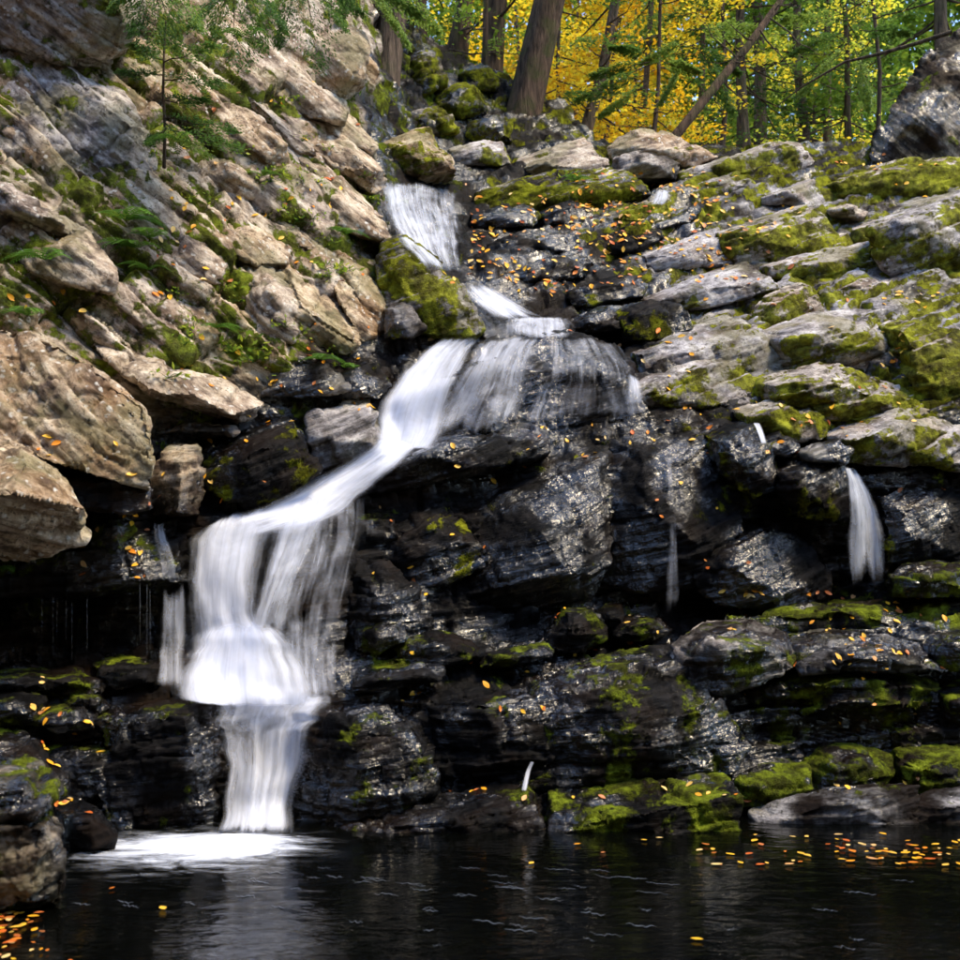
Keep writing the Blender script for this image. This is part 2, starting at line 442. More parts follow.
# ------------------------------------------------------------------ bedrock of the gorge
# depth (metres from the camera along the view axis) of the bedrock behind the separate rocks
DEPTH_ROWS = [
    (-120, [(-160, 11.2), (0, 11.4), (200, 12.9), (300, 14.4), (380, 16.5), (450, 19.5), (560, 21), (1120, 21)]),
    (0,   [(-160, 10.4), (0, 10.6), (100, 11.3), (200, 12.1), (300, 13.5), (370, 15.2), (430, 18.6), (560, 19.5), (1120, 19.5)]),
    (80,  [(-160, 10.1), (0, 10.3), (100, 10.9), (200, 11.6), (300, 12.7), (370, 14.2), (430, 17.4), (560, 18.2), (1120, 18.2)]),
    (130, [(-160, 9.9), (0, 10.1), (100, 10.6), (200, 11.3), (300, 12.2), (370, 13.5), (430, 16.0), (540, 16.8), (640, 16.9), (960, 16.6), (1120, 16.2)]),
    (170, [(-160, 9.7), (0, 9.9), (100, 10.4), (200, 11.0), (300, 11.8), (370, 12.9), (420, 14.8), (480, 15.3), (540, 15.6), (640, 15.7), (740, 15.8), (860, 15.6), (960, 15.3), (1120, 15.0)]),
    (220, [(-160, 9.4), (0, 9.6), (100, 10.1), (200, 10.7), (300, 11.3), (380, 12.5), (450, 13.7), (540, 14.0), (640, 14.2), (740, 14.3), (860, 14.2), (960, 14.0), (1120, 13.6)]),
    (280, [(-160, 9.2), (0, 9.4), (100, 9.9), (200, 10.4), (300, 10.9), (380, 11.6), (450, 12.4), (540, 12.7), (640, 13.0), (740, 13.0), (860, 12.9), (960, 12.7), (1120, 12.4)]),
    (340, [(-160, 9.0), (0, 9.3), (100, 9.8), (200, 10.2), (300, 10.6), (380, 11.2), (450, 11.4), (540, 11.6), (620, 11.7), (740, 11.9), (860, 11.7), (960, 11.5), (1120, 11.3)]),
    (410, [(-160, 8.8), (0, 9.0), (100, 9.5), (200, 9.9), (300, 10.3), (380, 10.6), (450, 10.7), (540, 10.6), (680, 10.7), (800, 10.7), (960, 10.6), (1120, 10.5)]),
    (460, [(-160, 8.8), (0, 9.0), (100, 9.3), (200, 9.8), (300, 10.1), (380, 10.2), (450, 10.2), (540, 10.3), (680, 10.3), (800, 10.3), (960, 10.4), (1120, 10.3)]),
    (520, [(-160, 8.9), (0, 9.2), (100, 9.2), (200, 9.4), (270, 9.5), (340, 9.7), (420, 9.9), (540, 10.1), (680, 10.2), (800, 10.3), (960, 10.3), (1120, 10.2)]),
    (590, [(-160, 9.2), (0, 9.5), (100, 9.5), (180, 9.3), (260, 9.2), (340, 9.3), (420, 9.7), (540, 10.2), (680, 10.5), (800, 10.6), (900, 10.4), (960, 10.3), (1120, 10.2)]),
    (640, [(-160, 9.2), (0, 9.5), (100, 9.4), (180, 9.2), (250, 9.1), (340, 9.2), (420, 9.5), (540, 9.9), (680, 10.1), (800, 10.0), (960, 10.0), (1120, 9.9)]),
    (690, [(-160, 8.4), (0, 8.6), (110, 8.7), (180, 8.75), (250, 8.8), (330, 8.8), (420, 8.9), (540, 8.95), (680, 9.1), (800, 9.1), (960, 9.2), (1120, 9.2)]),
    (760, [(-160, 8.1), (60, 8.3), (150, 8.3), (220, 8.55), (300, 8.55), (420, 8.6), (540, 8.6), (700, 8.9), (850, 9.2), (960, 9.2), (1120, 9.1)]),
    (840, [(-160, 7.9), (60, 8.05), (130, 8.2), (220, 8.4), (300, 8.35), (400, 8.3), (540, 8.3), (740, 8.4), (960, 8.7), (1120, 8.7)]),
    (900, [(-160, 7.9), (60, 8.05), (130, 8.2), (220, 8.4), (300, 8.35), (400, 8.3), (540, 8.3), (740, 8.4), (960, 8.7), (1120, 8.7)]),
]
GX = np.arange(-160, 1121, 8.0); GY = np.arange(-120, 901, 8.0)
_rows = np.array([np.interp(GX, *zip(*r)) for _, r in DEPTH_ROWS]); _ry = np.array([y for y, _ in DEPTH_ROWS], float)
DG = np.array([np.interp(GY, _ry, _rows[:, i]) for i in range(len(GX))]).T
def blur(A, k, axis):
    w = np.exp(-0.5 * (np.arange(-3 * k, 3 * k + 1) / k) ** 2); w /= w.sum()
    pad = [(0, 0), (0, 0)]; pad[axis] = (3 * k, 3 * k)
    B = np.pad(A, pad, mode='edge')
    return np.apply_along_axis(lambda v: np.convolve(v, w, 'valid'), axis, B)
DG = blur(blur(DG, 2, 1), 1, 0)
_gx, _gy = np.meshgrid(GX, GY)
BED = DG - 0.25 * np.clip((390 - _gx) / 60, 0, 1) * np.clip((420 - _gy) / 60, 0, 1) - 0.13 * np.clip((_gx - 600) / 60, 0, 1) * np.clip((430 - _gy) / 50, 0, 1)

def grid_sample(G, px, py):
    px = np.asarray(px, float); py = np.asarray(py, float)
    fx = np.clip((px - GX[0]) / 8.0, 0, len(GX) - 1.001); fy = np.clip((py - GY[0]) / 8.0, 0, len(GY) - 1.001)
    ix, iy = fx.astype(int), fy.astype(int); fx, fy = fx - ix, fy - iy
    return (G[iy, ix] * (1 - fx) + G[iy, ix + 1] * fx) * (1 - fy) + (G[iy + 1, ix] * (1 - fx) + G[iy + 1, ix + 1] * fx) * fy
def D(px, py): return grid_sample(DG, px, py)

def region_field(rows):
    ys = np.array([r[0] for r in rows], float)
    T = np.array([np.interp(GX, *zip(*r[1])) for r in rows])
    G = np.array([np.interp(GY, ys, T[:, i]) for i in range(len(GX))]).T
    return blur(blur(G, 2, 1), 2, 0)
WET = region_field([
    (-120, [(-160, 0.0), (350, 0), (400, .95), (1120, .9)]), (150, [(-160, 0), (350, 0), (390, .95), (560, .95), (1120, .5)]),
    (200, [(-160, 0), (340, 0), (390, .9), (560, .9), (640, .55), (1120, .35)]),
    (300, [(-160, 0), (330, .1), (400, .9), (600, 1), (660, .5), (1120, .35)]),
    (360, [(-160, 0), (150, .1), (300, .5), (380, 1), (620, 1), (700, .5), (1120, .4)]),
    (430, [(-160, .1), (140, .4), (220, .9), (1120, 1)]), (500, [(-160, .8), (1120, 1.1)]), (900, [(-160, 1.2), (1120, 1.2)])])
MOSS = 0.04 + region_field([
    (-120, [(-160, .4), (350, .4), (420, .35), (1120, .4)]), (100, [(-160, .35), (150, .5), (330, .45), (400, .35), (520, .35), (1120, .7)]),
    (200, [(-160, .3), (200, .5), (380, .5), (420, .1), (520, .2), (600, .5), (1120, .75)]),
    (300, [(-160, .5), (200, .5), (340, .55), (420, .2), (560, 0), (660, .55), (1120, .8)]),
    (380, [(-160, .2), (200, .5), (330, .3), (400, -.3), (620, -.3), (720, .55), (1120, .8)]),
    (450, [(-160, .0), (200, .2), (330, .0), (560, .2), (1120, .3)]),
    (560, [(-160, .0), (600, .05), (1120, .1)]), (690, [(-160, .15), (200, .1), (600, .2), (1120, .3)]), (900, [(-160, -.2), (1120, .0)])])

def crest(px):
    return np.interp(px, [-160, 340, 400, 470, 560, 610, 1120], [-120, -120, 20, 60, 100, 142, 146])

nx, ny = 600, 450
XS = np.linspace(-160, 1120, nx)
T = np.linspace(0, 1, ny)
PX = np.repeat(XS[None, :], ny, 0)
PY = crest(XS)[None, :] * (1 - T[:, None]) + 890.0 * T[:, None]
px, py = PX.ravel(), PY.ravel()
P = at(px, py, grid_sample(BED, px, py))
idx = np.arange(nx * ny).reshape(ny, nx)
F = np.stack([idx[:-1, :-1], idx[1:, :-1], idx[1:, 1:], idx[:-1, 1:]], -1).reshape(-1, 4)
me = mesh_from('bedrock', P, F)
NO = get_no(me)
if NO[:, 1].mean() > 0: NO = -NO
wl = np.clip((400 - px) / 120, 0, 1) * np.clip((440 - py) / 80, 0, 1)
wr = np.clip((px - 400) / 120, 0, 1) * np.clip((470 - py) / 80, 0, 1)
wh = np.clip(1 - wl - wr, 0, 1); tot = wl + wr + wh
disp = np.zeros(len(P))
for st, w, size, amp in (('L', wl, 1.35, 0.13), ('R', wr, 1.1, 0.10), ('H', wh, 0.7, 0.085)):
    s = w > 0.001
    disp[s] += (w / tot)[s] * crag(P[s], st, size, amp, 40)
V = P + NO * disp[:, None]
me.vertices.foreach_set('co', V.astype(np.float32).ravel()); me.update()
put_attr(me, 'wet', grid_sample(WET, px, py)); put_attr(me, 'moss', grid_sample(MOSS, px, py))
put_attr(me, 'tone', np.clip(np.maximum((px - 330) / 120, .32 + .5 * fbm(V * .7, 71, 3)), 0, 1)); put_attr(me, 'stain', np.where(px < 450, 0.55, 0.3))
terrain = link('terrain', me, None, label='layered bedrock of the gorge behind the boulders', kind='structure')
for k in 'LRH': me.materials.append(ROCK[k])
fm = np.argmax(np.stack([wl, wr, wh], 1), 1)[F[:, 0]]
me.polygons.foreach_set('material_index', fm.astype(np.int32))

# forest floor behind the crest, rising away
gx = np.linspace(-60, 70, 120); gy = np.concatenate([np.linspace(15.6, 24, 40), np.linspace(24.5, 110, 60)])
X, Y = np.meshgrid(gx, gy)
base = np.interp(X, [-12, -5, -1.5, 0.5, 3, 20], [13.5, 12.2, 9.6, 7.9, 7.3, 7.3])
Z = base + 0.16 * (Y - 16) + 0.0028 * np.clip(Y - 40, 0, 99) ** 2 + 0.35 * fbm(np.stack([X.ravel(), Y.ravel(), 0 * X.ravel()], 1) * 0.35, 3, 4).reshape(X.shape)
Z = np.minimum(Z, np.interp(Y, [15, 17, 19, 22, 23], [5.0, 6.9, 9.0, 12, 99]))
i2 = np.arange(X.size).reshape(X.shape)
F2 = np.stack([i2[:-1, :-1], i2[:-1, 1:], i2[1:, 1:], i2[1:, :-1]], -1).reshape(-1, 4)
link('ground', mesh_from('ground', np.stack([X.ravel(), Y.ravel(), Z.ravel()], 1), F2), M_GROUND, kind='structure')
def ground_z(x, y):
    b = np.interp(x, [-12, -5, -1.5, 0.5, 3, 20], [13.5, 12.2, 9.6, 7.9, 7.3, 7.3])
    return float(b + 0.16 * (y - 16) + 0.0028 * max(y - 40, 0) ** 2)

# pool and its bed
def grid_plane(x0, x1, y0, y1, z, n, m):
    X, Y = np.meshgrid(np.linspace(x0, x1, n), np.linspace(y0, y1, m))
    i = np.arange(n * m).reshape(m, n)
    return np.stack([X.ravel(), Y.ravel(), np.full(X.size, z)], 1), np.stack([i[:-1, :-1], i[:-1, 1:], i[1:, 1:], i[1:, :-1]], -1).reshape(-1, 4)
V, F = grid_plane(-22, 24, -14, 9.4, 0.0, 60, 60)
link('pool_water', mesh_from('pool', V, F), M_POOL, label='dark still plunge pool at the foot of the waterfall', kind='structure')

# unseen bank added beside and behind the viewer to block low sky light
a = np.linspace(R(-5), R(215), 90); t = np.linspace(0, 1, 34)
Aa, Tt = np.meshgrid(a, t)
rad = 10.5 + 9 * Tt
X = 1.0 + rad * 1.15 * np.cos(Aa); Y = 1.5 - rad * np.sin(Aa)
Z = -0.6 + 20.0 * Tt ** 0.75
q = np.stack([X.ravel(), Y.ravel(), Z.ravel()], 1)
q = q + 1.1 * np.stack([fbm(q * 0.22 + k * 9, 60 + k, 4) for k in range(3)], 1)
i3 = np.arange(X.size).reshape(X.shape)
link('light_block_bank', mesh_from('light_block_bank', q, np.stack([i3[:-1, :-1], i3[1:, :-1], i3[1:, 1:], i3[:-1, 1:]], -1).reshape(-1, 4)), M_GROUND, label='wooded bank of the gorge facing the waterfall', kind='structure')
# ------------------------------------------------------------------ separate rocks
# every rock: corner points (photo x, photo y, depth offset in metres from its contact point), closed to a solid at the back
def hull_mesh(pts, depth, thick, st='H', seed=0, chisel=.8):
    A = np.array([at(x, y, depth + d) for x, y, d in pts])
    c = A.mean(0)
    A = c + (A - c) * np.array({'R': [1.12, 1.0, 1.04], 'L': [1.07, 1.0, 1.07], 'H': [1.06, 1.0, 1.04]}[st]) if chisel < .93 else A
    away = (c - CAM) * np.array([1, 1, .35]); away /= np.linalg.norm(away)
    B = c + (A - c) * np.array([0.94, 0.6, 0.94]) + away * thick
    bm = bmesh.new()
    for p in np.concatenate([A, B]): bm.verts.new(p)
    r = bmesh.ops.convex_hull(bm, input=bm.verts)
    junk = [g for g in r['geom_interior'] if isinstance(g, bmesh.types.BMVert)]
    bmesh.ops.delete(bm, geom=junk, context='VERTS')
    rs = np.random.default_rng(seed)
    n, t, b_ = STRATA[st]
    cuts = [(n, chisel), (-t + .25 * n + rs.normal(0, .12, 3), chisel + .08), (t + .2 * n + rs.normal(0, .12, 3), chisel + .08), (np.array([.15, -1, .25]) + rs.normal(0, .15, 3), chisel + .06)]
    for nn, f in cuts:                      # break the block off along a bedding plane and the joints
        nn = nn / np.linalg.norm(nn)
        q = np.array([v.co @ Vector(nn) for v in bm.verts])
        off = q.min() + (q.max() - q.min()) * min(f + rs.uniform(-.04, .04), .97)
        bmesh.ops.bisect_plane(bm, geom=bm.verts[:] + bm.edges[:] + bm.faces[:], plane_co=Vector(nn) * off, plane_no=Vector(nn), clear_outer=True)
        co = [v.co.copy() for v in bm.verts]
        bm.clear()
        for p in co: bm.verts.new(p)
        r = bmesh.ops.convex_hull(bm, input=bm.verts)
        junk = [g for g in r['geom_interior'] if isinstance(g, bmesh.types.BMVert)]
        bmesh.ops.delete(bm, geom=junk, context='VERTS')
    bmesh.ops.recalc_face_normals(bm, faces=bm.faces)
    pl = np.array([[*f.normal, f.normal.dot(f.verts[0].co)] for f in bm.faces if f.calc_area() > 1e-5])
    return bm, pl

rock_count = 0
def rock(name, label, st, wet, moss, tone, anchor, hulls, thick=0.6, amp=1.0, stain=0.35, shift=0.0, cat='rock', group=None, chisel=None):
    global rock_count
    rock_count += 1
    depth = (float(D(*anchor)) if isinstance(anchor, tuple) else anchor) + shift
    if isinstance(hulls[0][0], (int, float)): hulls = [hulls]
    tmp = bpy.data.meshes.new('tmp'); big = bmesh.new()
    planes = []
    for h in hulls:
        b, pl = hull_mesh(h, depth, thick, st, rock_count, chisel or ({'L': .86, 'R': .82, 'H': .88}[st] + (.04 if name == 'boulder' else 0))); planes.append(pl); b.to_mesh(tmp); b.free(); big.from_mesh(tmp)
    big.to_mesh(tmp); big.free()
    o = bpy.data.objects.new('tmp', tmp); COL.objects.link(o)
    md = o.modifiers.new('r', 'REMESH'); md.mode = 'VOXEL'
    ext = get_co(tmp).max(0) - get_co(tmp).min(0)
    md.voxel_size = max(depth / FPX * 2.4, ext.max() / 150)
    md_size = md.voxel_size
    dg = bpy.context.evaluated_depsgraph_get()
    me = bpy.data.meshes.new_from_object(o.evaluated_get(dg))
    bpy.data.objects.remove(o); bpy.data.meshes.remove(tmp)
    P = get_co(me); NO = get_no(me)
    best = np.full(len(P), 9e9); FN = NO.copy()
    for pl in planes:                       # back onto the flat broken faces of the block
        sdist = P @ pl[:, :3].T - pl[:, 3]
        k = sdist.argmax(1); m = sdist[np.arange(len(P)), k]
        w = m < best
        best = np.where(w, m, best); FN[w] = pl[k[w], :3]
    near = np.abs(best) < 2.5 * md_size
    P = np.where(near[:, None], P - FN * best[:, None], P)
    NO = np.where(near[:, None], FN * .8 + NO * .2, NO)
    size = float(np.clip(np.sort(ext)[1] * 0.6, 0.16, 0.7))
    a = amp * float(np.clip(0.062 * size, 0.006, 0.034))
    sd = rock_count * 7
    d = crag(P + rock_count * 3.1, st, size, a, sd)
    V = P + NO * d[:, None]
    c = V.mean(0); c[2] = V[:, 2].min()
    me.vertices.foreach_set('co', (V - c).astype(np.float32).ravel()); me.update()
    me.polygons.foreach_set('use_smooth', np.ones(len(me.polygons), bool))
    n = len(V)
    if st == 'R' and moss > .15 and wet < .6: moss += .14
    for k, v in (('wet', wet), ('moss', moss), ('tone', tone), ('stain', stain)): put_attr(me, k, np.full(n, v))
    me.name = name
    return link(name, me, ROCK[st], label=label, cat=cat, group=group, kind='thing', loc=c)

# ---- left cliff, from the top down
rock('boulder', 'dark olive boulder overhanging the top of the grey slab', 'L', .0, .25, .6, (70, 60), [(-60, -60, -.3), (140, -60, -.2), (142, 8, -.35), (128, 38, -.5), (108, 55, -.45), (60, 58, -.6), (15, 45, -.7), (-60, 30, -.7), (40, -30, -1.0), (100, -20, -.9)], 1.0, stain=.8, cat='boulder')
rock('flat_rock', 'broad grey cliff slab with diagonal ribs under the dark overhanging boulder', 'L', .0, .22, .75, (80, 150), [(-60, 45, -.25), (15, 52, -.2), (70, 66, -.15), (125, 82, -.05), (128, 118, -.15), (155, 160, .0), (152, 200, -.1), (105, 235, -.2), (60, 222, -.35), (0, 195, -.45), (-60, 170, -.6), (60, 130, -.5), (110, 150, -.3)], .8, 1.9, stain=.1)
rock('flat_rock', 'narrow grey rib leaning on the foot of the grey cliff slab', 'L', .0, .3, .6, (40, 225), [(-60, 165, -.5), (0, 182, -.5), (45, 205, -.45), (105, 233, -.2), (70, 238, -.2), (20, 232, -.3), (-60, 215, -.4), (20, 208, -.6)], .4, 1.4, stain=.2)
rock('rock_block', 'brown wedge block beside the fern at the foot of the grey slab', 'L', .0, .15, .3, (70, 288), [(18, 240, -.2), (88, 233, -.05), (97, 246, -.35), (115, 268, -.3), (112, 292, -.3), (80, 286, -.45), (30, 270, -.4), (15, 255, -.3), (60, 250, -.5)], .5, stain=.6)
rock('rock_block', 'pale triangular wedge with a dark undercut below the black moss', 'L', .0, .1, .3, (195, 280), [(167, 212, .0), (187, 225, -.2), (226, 256, .0), (223, 284, -.2), (205, 275, -.35), (163, 270, -.35), (160, 245, -.15), (192, 245, -.4)], .4)
rock('rock_block', 'narrow pale wedge under the triangular undercut rock', 'L', .0, .1, .2, (200, 335), [(166, 276, .0), (198, 284, .0), (222, 302, .0), (213, 334, -.2), (200, 330, -.3), (180, 310, -.35), (168, 290, -.2)], .35)
rock('rock_block', 'pinkish square-edged block jutting out below the hemlock boughs', 'L', .0, .0, .1, (255, 172), [(222, 105, .0), (262, 112, -.1), (283, 128, -.1), (288, 160, -.1), (272, 165, -.35), (255, 173, -.3), (220, 140, -.4), (217, 122, -.25), (275, 138, -.42)], .5, stain=.6)
rock('boulder', 'tan blunt boulder crowning the cliff beside the leaning tree', 'L', .0, .0, .15, (340, 98), [(335, 27, .2), (365, 28, .1), (369, 36, -.1), (364, 72, -.2), (342, 95, -.3), (315, 80, -.3), (287, 55, -.1), (300, 37, .0), (352, 72, -.45), (330, 45, -.35)], .7, .8, stain=.5, cat='boulder')
rock('rock_block', 'small brown rock wedged between the tan boulder and the leaning tree', 'L', .1, .1, .1, (372, 92), [(362, 45, .1), (376, 60, .0), (380, 72, -.1), (372, 90, -.2), (355, 94, -.2), (358, 70, -.2)], .4, stain=.8)
rock('flat_rock', 'slab with a thin pale rim and dark underside below the tan boulder', 'L', .05, .1, .25, (310, 118), [(258, 56, .1), (290, 57, .2), (346, 108, .0), (343, 118, -.2), (305, 116, -.25), (272, 90, -.25), (262, 72, -.1), (300, 75, -.25)], .5)
rock('flat_rock', 'tilted tan slab stacked above the pointed tip slab', 'L', .0, .05, .15, (340, 142), [(303, 114, .1), (340, 104, .2), (377, 138, .0), (375, 153, -.15), (345, 141, -.3), (310, 129, -.25), (345, 117, -.25)], .5)
rock('flat_rock', 'pointed pale slab whose tip hangs over the upper waterfall', 'L', .0, .0, .15, (350, 185), [(298, 124, .1), (342, 146, .05), (361, 141, .1), (389, 172, .0), (387, 180, -.1), (375, 191, -.1), (350, 173, -.3), (325, 159, -.3), (300, 136, -.15), (356, 157, -.4)], .6, .9)
rock('flat_rock', 'long pale slab running down the cliff under the pointed tip', 'L', .0, .1, .2, (340, 212), [(280, 130, .1), (330, 164, .1), (384, 212, .0), (380, 223, -.15), (345, 206, -.25), (300, 170, -.2), (285, 148, -.1), (325, 176, -.35)], .4)
rock('flat_rock', 'straight slim slab edge running from the hemlock boughs to the pink block', 'L', .0, .1, .25, (260, 110), [(205, 45, .1), (232, 70, .0), (300, 130, .0), (318, 152, -.1), (296, 148, -.2), (240, 96, -.2), (208, 62, -.1), (250, 92, -.3)], .3)
rock('rock_block', 'pinkish low block just above the green bank by the upper waterfall', 'L', .0, .1, .15, (350, 238), [(312, 185, .0), (350, 195, .0), (384, 222, .0), (388, 240, -.1), (355, 233, -.3), (315, 213, -.3), (340, 204, -.35)], .4)
rock('rock_block', 'rounded pale block above the black moss streak', 'L', .0, .05, .2, (235, 185), [(190, 150, .1), (225, 148, .1), (262, 170, .0), (272, 196, -.1), (240, 198, -.2), (205, 195, -.25), (192, 175, -.2), (230, 172, -.4)], .4)
rock('rock_block', 'small flat-faced pale block below the pinkish square-edged block', 'L', .0, .05, .2, (280, 200), [(265, 165, .0), (288, 170, .0), (300, 190, .0), (298, 205, -.2), (275, 200, -.25), (262, 182, -.2)], .3)
rock('flat_rock', 'slim diagonal slab between the pale crag and the low pinkish block', 'L', .0, .1, .15, (300, 235), [(262, 195, .1), (290, 208, .0), (318, 240, .0), (316, 252, -.15), (290, 240, -.25), (264, 212, -.2)], .3)
rock('rock_block', 'whitish pointed crag sticking out in the middle of the cliff', 'L', .0, .0, .1, (250, 264), [(230, 226, .0), (245, 221, .1), (290, 247, .1), (286, 263, -.1), (255, 263, -.3), (238, 255, -.38), (220, 247, -.2), (240, 237, -.3)], .4)
rock('rock_block', 'white lichened block above the clump of green herbs', 'L', .0, .1, .35, (270, 345), [(250, 265, .1), (285, 270, .1), (298, 310, -.1), (297, 340, -.2), (262, 346, -.25), (248, 330, -.2), (242, 290, -.1), (270, 300, -.38)], .5)
rock('rock_block', 'large pink block with slanting layers above the bright fern clump', 'L', .0, .0, .05, (325, 352), [(285, 262, .1), (318, 280, .1), (353, 318, .05), (353, 332, -.2), (357, 354, -.1), (335, 352, -.25), (300, 346, -.35), (292, 318, -.48), (275, 298, -.2), (310, 300, -.48)], .5, 1.3, stain=.6)
rock('rock_fin', 'rust brown rounded fin of rock beside the large pink block', 'L', .1, .0, .0, (365, 338), [(320, 262, .2), (350, 281, .0), (376, 315, .0), (378, 338, -.1), (360, 339, -.2), (345, 312, -.35), (335, 290, -.15)], .4, stain=.9)
rock('rock_fin', 'outermost rust brown fin of rock overlooking the white water', 'L', .1, .1, .0, (385, 332), [(335, 250, .2), (365, 268, .1), (394, 308, .05), (393, 328, -.05), (380, 334, -.15), (360, 303, -.28), (345, 275, -.1)], .4, stain=.8)
rock('boulder', 'purple grey boulder with a mossy crest between upper and middle waterfalls', 'R', .45, .45, .8, (430, 332), [(392, 226, .2), (430, 255, .1), (470, 298, .0), (483, 324, -.1), (470, 336, -.2), (400, 332, -.3), (383, 300, -.2), (380, 268, -.1), (415, 275, -.4)], .7, cat='boulder')
rock('rock_block', 'low grey rock wedged under the purple grey boulder', 'R', .5, .1, .8, (400, 330), [(382, 300, -.2), (410, 305, -.25), (425, 325, -.3), (410, 338, -.4), (385, 336, -.4), (400, 315, -.5)], .3)
rock('boulder', 'huge pale boulder with one sheer vertical edge above the brown pillar rock', 'L', .12, -.2, .15, 9.25, [(-60, 320, .0), (0, 326, -.05), (43, 334, -.08), (92, 365, -.18), (151, 404, -.25), (153, 446, -.32), (152, 492, -.32), (100, 478, -.46), (50, 463, -.56), (-60, 430, -.62), (60, 400, -.42)], 1.0, 1.3, stain=.7, shift=-.45, cat='boulder', chisel=.97)
rock('boulder', 'pale-topped boulder with black undercut below the huge pale boulder', 'L', .1, -.1, .1, 9.1, [(-60, 425, .1), (20, 440, .0), (60, 466, .0), (92, 514, -.1), (82, 537, .1), (40, 555, .2), (-60, 566, .2), (62, 500, -.5), (0, 494, -.75), (-60, 492, -.75), (30, 470, -.5)], .8, 1.4, stain=.5, shift=-.85, cat='boulder', chisel=.96)
rock('flat_rock', 'brown wet shelf rock tucked between the two pale boulders', 'H', .75, .0, .3, 9.0, [(52, 464, .1), (151, 480, .0), (151, 508, -.1), (120, 513, -.2), (85, 506, -.25), (60, 482, -.3)], .5, stain=.9, shift=-.3)
rock('flat_rock', 'flat overhanging slab with a sunlit rim above the black recess', 'L', .2, .0, .3, (160, 405), [(70, 318, .3), (115, 325, .4), (205, 368, .3), (267, 399, .1), (256, 412, -.1), (240, 416, -.15), (150, 389, -.5), (110, 360, -.4), (200, 388, -.45)], .7, shift=-.1)
rock('flat_rock', 'thin shelf of rock across the black recess above the brown pillar', 'H', .5, .1, .4, (195, 432), [(150, 424, .0), (240, 427, .0), (238, 433, -.1), (152, 435, -.15), (195, 426, -.3)], .5)
rock('pillar_rock', 'wet brown pillar-shaped rock beside the sheer edge of the boulder', 'H', .58, .0, .0, (178, 512), [(185, 434, .0), (199, 446, .0), (203, 490, .0), (198, 514, -.1), (153, 516, -.15), (152, 478, -.1), (164, 452, -.05), (181, 468, -.35), (178, 512, -.35)], .4, stain=1.2, shift=-.1)
rock('boulder', 'dark mossy boulder between the brown pillar rock and white chute', 'R', .9, .3, .5, (260, 505), [(207, 453, .1), (247, 422, .2), (288, 411, .25), (304, 430, .1), (314, 470, .0), (290, 492, -.1), (247, 511, -.15), (203, 480, -.1), (255, 455, -.35)], .6, cat='boulder')
rock('rock_block', 'lavender flat-topped rock split by a crack beside the middle waterfall', 'R', .42, -.3, .9, (350, 460), [(292, 405, .35), (340, 397, .45), (378, 402, .35), (388, 440, .0), (380, 456, -.1), (320, 472, -.1), (304, 441, -.1), (316, 437, -.2), (353, 424, -.25)], .5)
rock('rock_block', 'low dark block beneath the clump of green herbs', 'R', .6, .0, .6, (295, 396), [(253, 372, .0), (330, 361, .0), (346, 390, -.1), (300, 398, -.2), (262, 396, -.2), (290, 375, -.25)], .4)
rock('rock_ledge', 'leaf-edged dark ledge above the lavender flat-topped rock', 'R', .7, .1, .6, (345, 400), [(300, 379, .1), (375, 350, .2), (389, 385, .0), (376, 400, -.1), (310, 398, -.15), (342, 383, -.3)], .4)
rock('rock_ledge', 'black dripping ledge with red leaves under the pale boulders', 'H', 1.1, .3, .5, (120, 585), [(40, 556, .0), (85, 530, .1), (120, 512, .2), (186, 512, .2), (196, 560, .0), (186, 584, -.1), (130, 581, -.3), (60, 596, -.3), (-60, 602, -.3), (-60, 562, .0), (110, 545, -.32), (130, 572, -.38)], .5, 1.3, shift=-.2)
rock('rock_block', 'small mossy black block on top of the dripping ledge', 'H', 1., .4, .5, (120, 545), [(95, 520, .1), (125, 508, .1), (138, 530, .0), (120, 548, -.1), (90, 545, -.1), (112, 530, -.2)], .3, shift=-.35)
